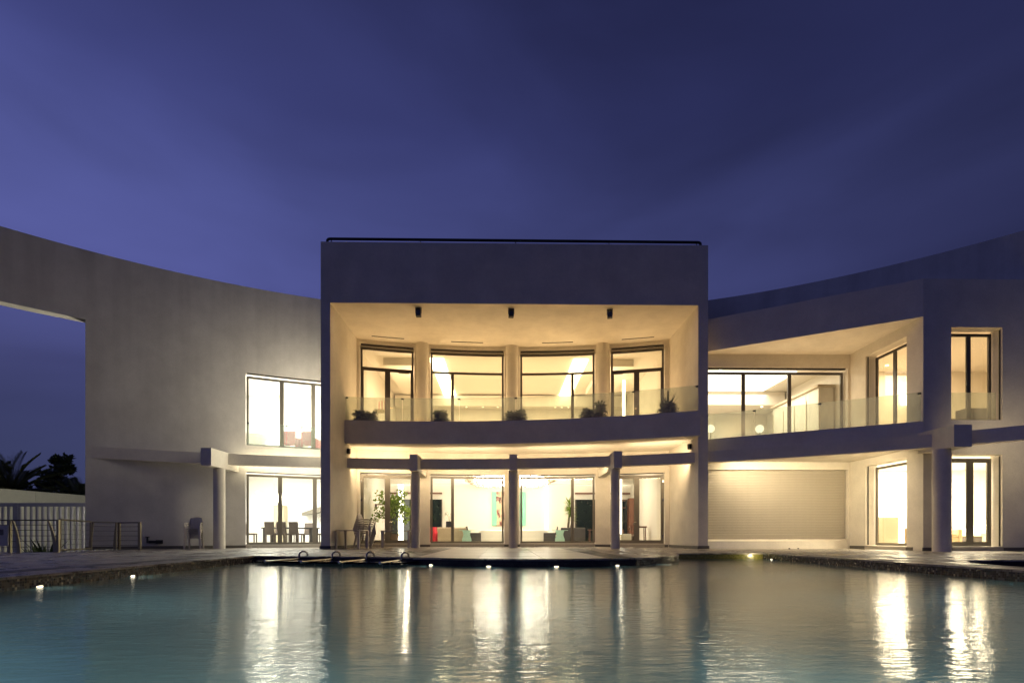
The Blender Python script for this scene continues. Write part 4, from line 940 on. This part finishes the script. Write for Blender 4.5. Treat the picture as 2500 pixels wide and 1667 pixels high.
b = MB(); b.box(1.0, 2.4, -.3, .3, 1.0, 2.4); b.build('wall_cabinet', 'palewood', t, bevel=.01)
b = MB(); b.quadbox([(-1.2, -.3, 1.45), (.3, -.3, 1.75), (.3, .3, 1.75), (-1.2, .3, 1.45), (-1.2, -.3, 1.6), (.3, -.3, 2.1), (.3, .3, 2.1), (-1.2, .3, 1.6)]); b.build('hood', 'palealu', t)
b = MB(); b.box(-2.7, -2.2, -.3, .3, 0, 2.0); b.build('oven_tower', 'palewood', t)
t = thing('wall_picture', 'small grey framed picture on the kitchen wall', 'picture', (-9.3, 29.40, 2.15)); b = MB(); b.box(-.16, .16, -.03, .06, 0, .5); b.build('frame', 'bronze', t); b = MB(); b.box(-.12, .12, -.04, -.03, .05, .45); b.build('print', 'palealu', t)
# upper left room: planter and red seats by the glass
t = thing('tub_planter', 'huge pale tub standing at the upper left window', 'planter', (-11.2, 24.1, 4.30)); b = MB(); b.lathe([(.44, 0), (.50, .3), (.56, .58), (.62, .60), (.62, .72), (.55, .74), (.52, .66)], 30); b.build('tub', 'whitefab', t, smooth=True); b = MB(); b.lathe([(.53, .64), (.53, .67)], 24); b.build('soil', 'soil', t)
for i, x in enumerate((-9.55, -8.75)):
    t = thing('red_chair', 'red chair by the upper left window, %s one' % ('left', 'right')[i], 'chair', (x, 24.35 + .1 * i, 4.30), R_(175), 'red chairs by the upper left window')
    b = MB(); b.box(-.3, .3, -.3, .3, .34, .46); b.build('seat', 'pinkred', t, bevel=.03)
    b = MB(); b.box(-.3, .3, .27, .36, .30, .90); b.build('backrest', 'pinkred', t, bevel=.03)
    for s in (-1, 1): b = MB(); b.box(s * .34 - .04, s * .34 + .04, -.3, .3, .05, .60); b.build('armrest', 'pinkred', t, bevel=.02)
    for sx in (-1, 1): b = MB(); b.box(sx * .25 - .02, sx * .25 + .02, -.25, .25, 0, .35); b.build('leg', 'steel', t)
# floor lamps of the loggia room
for x, nm in ((8.72, 'left'), (10.80, 'right')):
    t = thing('globe_lamp', 'glowing globe floor lamp behind the loggia glass, %s one of two' % nm, 'lamp', (x, 22.2, 4.32), 0, 'globe lamps behind the loggia glass')
    b = MB(); b.lathe([(.13, 0), (.13, .03), (.03, .05), (.03, .52)], 18); b.build('stand', 'steel', t, smooth=True)
    b = MB(); b.lathe([(.05, .52)] + [(.17 * math.sin(R_(20 + 14 * i)), .68 - .17 * math.cos(R_(20 + 14 * i))) for i in range(11)] + [(.03, .85)], 22); b.build('globe', 'glowsoft', t, smooth=True)
# lower right corner room: pale chairs, bed
for x, y, rz, lab in ((15.1, 20.9, 160, 'tall pale armchair in the corner room nearest the shutter'), (15.6, 19.5, 20, 'low tan armchair behind the side window of the corner room'), (16.2, 19.3, -20, 'low tan armchair behind the front door of the corner room')):
    sofa(lab, (x, y, FZ), R_(rz), .85, .8, 1.1 if 'tall' in lab else .66, 'tan' if 'tan' in lab else 'beige', 1, 'armchair', 'armchair', .12)
t = thing('bed', 'white bed with pillows in the lower corner room', 'bed', (19.4, 21.3, FZ)); b = MB(); b.box(-.9, 1.0, -1.0, 1.0, .1, .42); b.build('frame', 'beige', t, bevel=.03); b = MB(); b.box(-.88, .98, -.98, .98, .42, .66); b.build('mattress', 'whitefab', t, bevel=.06)
for y in (-.5, .5): b = MB(); b.box(.45, .95, y - .35, y + .35, .66, .84); b.build('pillow', 'whitefab', t, bevel=.07)
t = thing('wall_picture', 'brown textured picture on the wall of the lower corner room', 'picture', (18.95, 22.76, 1.15)); b = MB(); b.box(-.35, .35, -.05, .03, 0, .95); b.build('canvas', 'bark', t)
t = thing('storage_box', 'dark woven box on the corner room floor', 'box', (17.5, 19.6, FZ)); b = MB(); b.box(-.25, .25, -.2, .2, 0, .3); b.build('body', 'grey', t, bevel=.015); b = MB(); b.box(-.26, .26, -.21, .21, .3, .35); b.build('lid', 'bark', t, bevel=.01)
t = thing('low_cabinet', 'dark low cabinet behind the upper front window of the corner block', 'cabinet', (17.3, 19.4, 4.37)); b = MB(); b.box(-.35, .45, -.25, .25, .05, .80); b.build('body', 'grey', t, bevel=.01); b = MB(); b.box(-.33, .43, -.23, .23, 0, .05); b.build('plinth', 'black', t)

# ================================================================ things on the terrace
def resin_chair():
    t = thing('stacking_chair', 'x', 'chair')
    b = MB(); b.box(-.22, .22, -.24, .20, .405, .43); b.build('seat', 'resin', t, bevel=.01)
    bk = MB(); bk.box(-.225, .225, .20, .225, .40, .47); bk.v = [(x, y + max(0, z - .42) * .30, z) for x, y, z in bk.v]
    fr = MB()
    arc = [(-.22, .20, .42), (-.23, .27, .66), (-.19, .325, .84), (0, .34, .885), (.19, .325, .84), (.23, .27, .66), (.22, .20, .42)]
    fr.tube(arc, .019, 7); back = fr.build('backrest', 'resin', t, smooth=True)
    for i in range(7):
        x = -.165 + .055 * i; s = MB(); s.quadbox([(x - .019, .20, .43), (x + .019, .20, .43), (x + .019, .212, .43), (x - .019, .212, .43), (x - .019, .325, .865), (x + .019, .325, .865), (x + .019, .337, .865), (x - .019, .337, .865)]); s.build('slat', 'resin', back)
    for s in (-1, 1):
        b = MB(); b.tube([(s * .24, .25, .62), (s * .27, .0, .645), (s * .275, -.22, .63), (s * .27, -.27, .58), (s * .25, -.255, .40)], .021, 7); b.build('armrest', 'resin', t, smooth=True)
        b = MB(); b.quadbox([(s * .275 - .022, -.30, 0), (s * .275 + .022, -.30, 0), (s * .275 + .022, -.25, 0), (s * .275 - .022, -.25, 0), (s * .235 - .03, -.26, .43), (s * .235 + .03, -.26, .43), (s * .235 + .03, -.19, .43), (s * .235 - .03, -.19, .43)]); b.build('leg', 'resin', t)
        b = MB(); b.quadbox([(s * .245 - .022, .27, 0), (s * .245 + .022, .27, 0), (s * .245 + .022, .32, 0), (s * .245 - .022, .32, 0), (s * .21 - .03, .16, .43), (s * .21 + .03, .16, .43), (s * .21 + .03, .23, .43), (s * .21 - .03, .23, .43)]); b.build('leg', 'resin', t)
    return t
c0 = resin_chair(); ordn = ['bottom', 'second', 'third', 'fourth', 'fifth', 'sixth', 'seventh', 'topmost']
first = True
for (x, y, rz, n, pt, lab, grp) in ((-11.95, 20.85, 16, 6, .072, 'white resin armchair in the stack against the curved wall, %s from the ground', 'stacked chairs against the curved wall'), (-5.85, 22.35, 82, 7, .092, 'white resin armchair in the stack inside the portal, %s from the ground', 'stacked chairs inside the portal')):
    for i in range(n):
        o = c0 if first else copy_tree(c0); first = False
        nm = 'topmost one' if i == n - 1 else ordn[i]
        a = R_(rz); back_ = Vector((-math.sin(a), math.cos(a)))
        L = (lab % nm) if i < n - 1 else lab.split(',')[0] + ', topmost one'
        place(o, (x - back_.x * .030 * (i if n == 7 else i * .2), y - back_.y * .030 * (i if n == 7 else i * .2), pt * i), a, L, grp)
def resin_table(lab, loc, rz, w, d):
    t = thing('resin_table', lab, 'table', loc, R_(rz))
    b = MB(); b.prism([(w / 2 * (1 if abs(math.cos(a)) > 1e9 else 1) * math.copysign(abs(math.cos(a)) ** .35, math.cos(a)), d / 2 * math.copysign(abs(math.sin(a)) ** .35, math.sin(a))) for a in [2 * math.pi * (i + .5) / 32 for i in range(32)]], .705, .735); b.build('table_top', 'resin', t)
    for sx in (-1, 1):
        for sy in (-1, 1):
            x, y = sx * (w / 2 - .08), sy * (d / 2 - .08); b = MB(); b.quadbox([(x - .03, y - .03, 0), (x + .03, y - .03, 0), (x + .03, y + .03, 0), (x - .03, y + .03, 0), (x - .045, y - .045, .706), (x + .045, y - .045, .706), (x + .045, y + .045, .706), (x - .045, y + .045, .706)]); b.build('leg', 'resin', t)
    return t
resin_table('white resin table before the chair stack inside the portal', (-5.95, 21.15, 0), -14, 1.12, .86)
resin_table('white resin table beside the left column of the portal', (-4.55, 22.75, 0), 8, 1.25, .8)
for i, (x, y, rz) in enumerate(((-10.45, 22.20, 70), (-10.13, 22.26, 105))):
    t = thing('sandal', 'flat sandal below the dining room window, %s of the pair' % ('left', 'right')[i], 'sandal', (x, y, 0), R_(rz), 'pair of sandals')
    b = MB(); b.prism([(.13 * math.cos(a), .045 * math.sin(a) * (1 + .25 * math.cos(a))) for a in [2 * math.pi * k / 18 for k in range(18)]], 0, .022); b.build('sole', 'black', t)
    b = MB(); b.tube([(.04, -.05, .015), (.05, -.03, .055), (.06, 0, .065), (.05, .03, .055), (.04, .05, .015)], .012, 6); b.build('strap', 'resin', t)
p = AM(-33.4, 0.0, 0)
t = thing('water_tap', 'dark tap and pipe low on the curved wall behind the railing', 'tap', (p[0], p[1], .30), R_(33.4))
b = MB(); b.tube([(-.16, .05, .12), (-.16, -.06, .12), (-.16, -.10, .06), (-.16, -.10, -.06)], .035, 8); b.tube([(-.16, -.06, -.02), (.30, -.06, -.02)], .05, 8); b.build('pipe', 'black', t, smooth=True)
b = MB(); b.lathe([(.07, .15), (.07, .18)], 12, (-.16, -.05)); b.build('wheel', 'black', t)
b = MB(); b.box(.1, .34, -.12, -.01, -.10, .05); b.build('valve_box', 'black', t, bevel=.012)

# balcony plants
def fern(lab, loc, n, spread, h, mat, spiky=False, pot='clay'):
    t = thing('potted_fern', lab, 'plant', loc, random.uniform(0, 6), 'potted plants along the balcony glass')
    b = MB(); b.lathe([(.17, 0), (.22, .13), (.24, .13), (.24, .17), (.21, .17), (.2, .13)], 18); b.build('pot', pot, t, smooth=True)
    b = MB(); b.lathe([(.20, .12), (.20, .15)], 14); b.build('soil', 'soil', t)
    b = MB()
    for _ in range(n):
        a = random.uniform(0, 6.283); el_ = random.uniform(.25, 1.45); L = random.uniform(.6, 1.0); k = 5
        d = Vector((math.cos(a), math.sin(a), 0)); pts = []
        for i in range(k + 1):
            u = i / k; pts.append(Vector((0, 0, .14)) + d * min(.46, 1.1 * spread * L * u * (.35 + .65 * math.cos(el_))) + Vector((0, 0, 1.35 * h * L * (math.sin(el_) * 1.15 * u - .75 * u * u * (1.2 - .6 * math.sin(el_))))))
        for i in range(k):
            s = d.cross(Vector((0, 0, 1))); q0, q1 = pts[i], pts[i + 1]
            for m_ in range(3):
                u = (m_ + random.random()) / 3; pp = q0.lerp(q1, u)
                for sg in (-1, 1):
                    dd = (s * sg + (q1 - q0).normalized() * .6 + Vector((0, 0, random.uniform(-.3, .2)))).normalized()
                    b.tri_leaf(pp, dd, (q1 - q0).normalized(), random.uniform(.09, .17), .021)
            w = .006; o = len(b.v); b.v += [tuple(q0 - s * w), tuple(q0 + s * w), tuple(q1 + s * w), tuple(q1 - s * w)]; b.f.append((o, o + 1, o + 2, o + 3))
    if spiky:
        for _ in range(26):
            a = random.uniform(0, 6.283); el_ = random.uniform(.7, 1.4); d = Vector((math.cos(a) * math.cos(el_), math.sin(a) * math.cos(el_), math.sin(el_))); b.tri_leaf((0, 0, .2), d, d.cross(Vector((0, 0, 1))).normalized(), random.uniform(.55, .9), .035)
    b.v = [(x, y, max(z, .015)) for x, y, z in b.v]; b.build('foliage', mat, t, recalc=False); return t
BF = 5.29
for i, (x, y, n, sp, h, spk, lab) in enumerate(((-6.05, 22.58, 95, .42, .46, 0, 'bushy potted fern at the far left of the balcony'), (-5.62, 22.62, 85, .40, .44, 0, 'bushy potted fern second from the left on the balcony'), (-2.68, 22.75, 150, .46, .52, 0, 'dense potted fern before the left middle window of the balcony'),
        (0.38, 22.62, 90, .42, .42, 0, 'low potted fern left of the middle balcony joint'), (0.75, 22.55, 90, .42, .48, 0, 'low potted fern right of the middle balcony joint'), (3.55, 22.0, 120, .40, .42, 0, 'round potted fern before the right middle pier'), (4.05, 21.9, 90, .36, .70, 0, 'tall wispy potted fern before the right middle pier'), (6.62, 21.05, 140, .50, .52, 1, 'spiky potted plant at the right end of the balcony'))):
    fern(lab, (x, y + .22, BF), n, sp, h, 'leaf', bool(spk))

# steel lounger rails and wet ledge at the back left of the pool
ledge = tag(MB().prism([(-5.75, 12.45), (-2.2, 11.55), (-1.95, 12.35), (-5.9, 13.45)], -.115, -.075).build('pool_ledge', 'darkglass'), kind='structure')
for i, (x, y) in enumerate(((-5.0, 13.45), (-4.11, 13.22), (-3.21, 12.98), (-2.32, 12.70))):
    t = thing('pool_rail', 'steel rail with looped handle over the pool ledge, %s of four' % ('leftmost', 'second from the left', 'third from the left', 'rightmost')[i], 'rail', (x, y, 0), R_(-12 if i < 3 else -10), 'steel rails over the pool ledge')
    b = MB(); b.tube([(.05, .10, -.02)] + [(.0 + .05 * math.cos(R_(a)), .0 + .10 * math.cos(R_(a)), .03 + .085 * math.sin(R_(a))) for a in range(0, 181, 18)] + [(-.05, -.10, -.06)], .024, 9); b.build('loop', 'steel', t, smooth=True)
    b = MB(); b.tube([(-.05, -.10, -.06), (0, -.5, -.06), (.0, -1.45, -.07)], .022, 8); b.build('bar', 'steel', t, smooth=True)
    b = MB(); b.lathe([(.01, -.035), (.035, -.02), (.035, .02), (.01, .035)], 10); b.v = [(x_, z_ - 1.47, y_ - .07) for x_, y_, z_ in b.v]; b.build('end_knob', 'steel', t, smooth=True)
    for yy in (-1.35, -.95): b = MB(); b.tube([(0, yy, -.06), (0, yy, -.3)], .012, 6); b.build('post', 'steel', t)

# ================================================================ left end: railing, slatted fence, boundary wall, trees
rl = thing('terrace_railing', 'metal cable railing with blade posts and open gate at the left', 'railing', (-14.0, 16.6, 0))
R0v = Vector((-14.0, 16.6, 0))
def rp_(mb, name, mat='brass', par=None, **k): mb.v = [(x - R0v.x, y - R0v.y, z) for x, y, z in mb.v]; return mb.build(name, mat, par or rl, **k)
def post(x, y, h=1.0, w=.035): b = MB(); b.box(x - w, x + w, y - w, y + w, 0, h); rp_(b, 'post')
def blade(x, y, lean, dx=1):
    b = MB(); n = 8
    for i in range(n + 1):
        z = i / n; wd = .055 * (1 - .55 * z); off = lean * (z ** 2)
        b.v += [(x + off - wd, y - .02, z), (x + off + wd, y - .02, z), (x + off + wd, y + .02, z), (x + off - wd, y + .02, z)]
    for i in range(n):
        for q in range(4): b.f.append((4 * i + q, 4 * i + (q + 1) % 4, 4 * i + 4 + (q + 1) % 4, 4 * i + 4 + q))
    b.f += [(0, 1, 2, 3), (4 * n, 4 * n + 1, 4 * n + 2, 4 * n + 3)]; rp_(b, 'blade_post')
def cables(p, q, zs=(.17, .34, .51, .68, .84), r=.008, top=True):
    for z in zs: b = MB(); b.tube([(p[0], p[1], z), (q[0], q[1], z)], r, 5); rp_(b, 'cable', 'bronze')
    if top: b = MB(); b.tube([(p[0], p[1], .985), (q[0], q[1], .985)], .022, 6); rp_(b, 'top_rail', 'bronze')
g0, g1, g2, g3, w0 = (-13.57, 16.5), (-14.2, 18.6), (-13.97, 19.62), (-13.0, 19.3), (-15.02, 16.5)
cables((-24, 16.5), g0)
for x, y in (w0, g0, (-19.5, 16.5)): post(x, y)
blade(-14.75, 16.5, -.20); blade(-13.66, 16.5, -.22); blade(-14.32, 18.75, .10); blade(-14.02, 19.5, .06)
cables(g1, g2); post(g2[0] + .02, g2[1]); cables(g2, g3); post(g3[0], g3[1], 1.0, .04)
gm = MB(); gm.tube([(g0[0], g0[1] + .08, .07), (g0[0], g0[1] + .08, 1.0), (g1[0], g1[1], 1.0), (g1[0], g1[1], .07), (g0[0], g0[1] + .08, .07)], .03, 6); gate = rp_(gm, 'gate')
for z in (.24, .40, .55, .70, .86): b = MB(); b.tube([(g0[0], g0[1] + .08, z), (g1[0], g1[1], z)], .008, 5); rp_(b, 'cable', 'bronze', gate)
t = thing('sign_board', 'pale blank board with a grey rectangle hung on the railing', 'sign', (-15.2, 16.42, .2)); b = MB(); b.box(-.6, .2, -.012, .012, 0, .63); b.build('board', 'board', t); b = MB(); b.box(-.3, .07, -.018, -.012, .33, .50); b.build('grey_field', 'palealu', t)
# slatted fence in the lower yard
fe = thing('slat_fence', 'blue grey metal fence of upright rounded slats below the trees', 'fence', (-20.0, 24.0, -.55))
b = MB(); b.box(-8, 3.2, -.05, .05, 2.36, 2.52); b.build('top_rail', 'bluegrey', fe)
b = MB(); b.box(-8, 3.2, -.04, .04, .04, .14); b.build('bottom_rail', 'bluegrey', fe)
sl = None
for i in range(44):
    x = -7.9 + .25 * i
    if sl is None:
        b = MB(); n = 8; b.v = []
        for z in (.14, 2.36):
            for k in range(n + 1):
                a = math.pi * k / n; b.v.append((-.062 * math.cos(a), -.06 * math.sin(a), z))
        for k in range(n): b.f.append((k, k + 1, n + 2 + k, n + 1 + k))
        b.f += [(n, 0, n + 1, 2 * n + 1), tuple(reversed(range(n + 1))), tuple(range(n + 1, 2 * n + 2))]
        so = b.build('slat', 'bluegrey', fe, smooth=True); sl = so.data
    else: so = bpy.data.objects.new('slat', sl); COL.objects.link(so); so.parent = fe
    so.location = (x, 0, 0)
b = MB(); b.box(-1.6, -1.45, -.07, .07, 0, 2.50); b.build('post', 'bluegrey', fe)
bw = thing('boundary_wall', 'plain grey boundary wall behind the slatted fence', 'wall', (-26.0, 31, -.55))
mpw = linemap((-27.2, 24.0), (-25.3, 35.3))
b = MB(); b.cell(mpw, -8, 6.35, -.3, 0, 0, 3.55); b.cell(mpw, 6.36, 16, -.3, 0, 0, 3.55); b.v = [(x + 26.0, y - 31, z) for x, y, z in b.v]; b.build('wall_panel', 'boundary', bw)
lamp('yard_light', 'POINT', (-14.75, 24.1, 1.6), 1000, (1.0, 0.93, 0.72), .12)

def palm(lab, loc, h, n, L):
    t = thing('palm_tree', lab, 'tree', loc)
    b = MB(); b.tube([(0, 0, 0), (.1, 0, h * .5), (0, 0, h)], [.28, .22, .24], 9); b.build('trunk', 'bark', t)
    b = MB()
    for i in range(n):
        a = i * 2.399 + random.uniform(-.2, .2); el_ = R_(88) - (i / n) * R_(95); d = Vector((math.cos(a), math.sin(a), 0)); l_ = L * random.uniform(.85, 1.1); pts = []
        for k in range(11):
            u = k / 10; pts.append(Vector((0, 0, h)) + d * (l_ * u * math.cos(el_) + l_ * .25 * u * u) + Vector((0, 0, l_ * u * math.sin(el_) - l_ * .30 * u * u * (1 - .5 * math.sin(max(0, el_))))))
        b.tube([tuple(p_) for p_ in pts], [.03 - .0025 * k for k in range(11)], 4)
        for k in range(1, 10):
            for m_ in range(4):
                u = m_ / 4; pp = pts[k].lerp(pts[k + 1], u); tg = (pts[k + 1] - pts[k]).normalized(); sd = tg.cross(Vector((0, 0, 1)))
                sd = sd.normalized() if sd.length > 1e-3 else Vector((1, 0, 0)); up_ = sd.cross(tg)
                for sg in (-1, 1): b.tri_leaf(pp, (sd * sg * .75 + tg * .75 + up_ * .25).normalized(), tg.cross(sd).normalized() * .4 + tg * .3, l_ * .17 * (1.15 - abs(k - 4.5) * .1), .075)
    b.build('crown', 'palm', t, recalc=False)
palm('palm tree with upright fronds in the middle behind the boundary wall', (-33.6, 37, -1.0), 4.3, 36, 3.2)
palm('palm tree at the left edge behind the boundary wall', (-37.2, 36, -1.0), 3.9, 32, 2.9)
palm('palm tree half hidden by the curved wall behind the boundary wall', (-29.6, 38, -1.0), 3.4, 30, 2.7)
def tree(lab, loc, h, blobs):
    t = thing('broadleaf_tree', lab, 'tree', loc)
    b = MB(); b.tube([(0, 0, 0), (.1, 0, h * .4), (0, .1, h * .75)], [.2, .15, .08], 8)
    for (x, y, z, r) in blobs: b.tube([(.05, 0, h * .45), (x * .5, y * .5, (z + h * .45) / 2), (x, y, z)], [.09, .06, .02], 6)
    b.build('trunk', 'bark', t); b = MB()
    for (x, y, z, r) in blobs:
        for _ in range(6):
            c = (x + random.gauss(0, r * .45), y + random.gauss(0, r * .45), z + random.gauss(0, r * .4)); leaves_cloud(b, c, (r * .45, r * .45, r * .38), 80, .42, .13, .2, .3)
    b.build('crown', 'treeleaf', t, recalc=False)
tree('dark broadleaf tree rising tallest behind the palms', (-35.5, 43, -1.0), 6.5, [(0, 0, 6.2, 1.0), (.6, 0, 7.3, .7), (-1.0, 0, 5.4, 1.0), (1.5, 0, 5.4, .9)])
tree('dark rounded tree behind the left palm', (-41.5, 43, -1.0), 5.5, [(0, 0, 5.6, 1.2), (1.3, 0, 6.0, 1.0), (-1.5, 0, 5.0, 1.0), (2.6, 0, 5.2, .9)])
tree('dark tree close beside the edge of the curved wall', (-31.4, 43.5, -1.0), 5.8, [(0, 0, 6.0, 1.0), (.8, 0, 6.6, .8), (-1.0, 0, 4.9, .9), (1.2, 0, 5.0, 1.0)])
hedge = MB()
for i in range(84): leaves_cloud(hedge, (-47 + i * .23, 37.5 + random.uniform(-.5, .5), 2.3 + random.uniform(-.8, 1.1)), (.75, .5, .9), 70, .45, .14, .2, .3)
tag(hedge.build('shrubbery', 'treeleaf', recalc=False), 'dense dark undergrowth behind the boundary wall', 'shrubs', kind='stuff')
for i, (x, y, s) in enumerate(((-15.7, 18.6, 1.0), (-16.3, 18.9, .7))):
    t = thing('agave_plant', 'spiky agave behind the railing, %s one' % ('larger', 'smaller')[i], 'plant', (x, y, -.55)); b = MB()
    for k in range(46):
        a = k * 2.4; el_ = random.uniform(.15, 1.35); d = Vector((math.cos(a) * math.cos(el_), math.sin(a) * math.cos(el_), math.sin(el_))); b.tri_leaf((0, 0, .12), d, d.cross(Vector((0, 0, 1))).normalized(), random.uniform(.8, 1.25) * s, .045 * s)
    b.build('leaves', 'leaf', t, recalc=False); b = MB(); b.lathe([(.12, 0), (.09, .25)], 10); b.build('stem', 'bark', t)
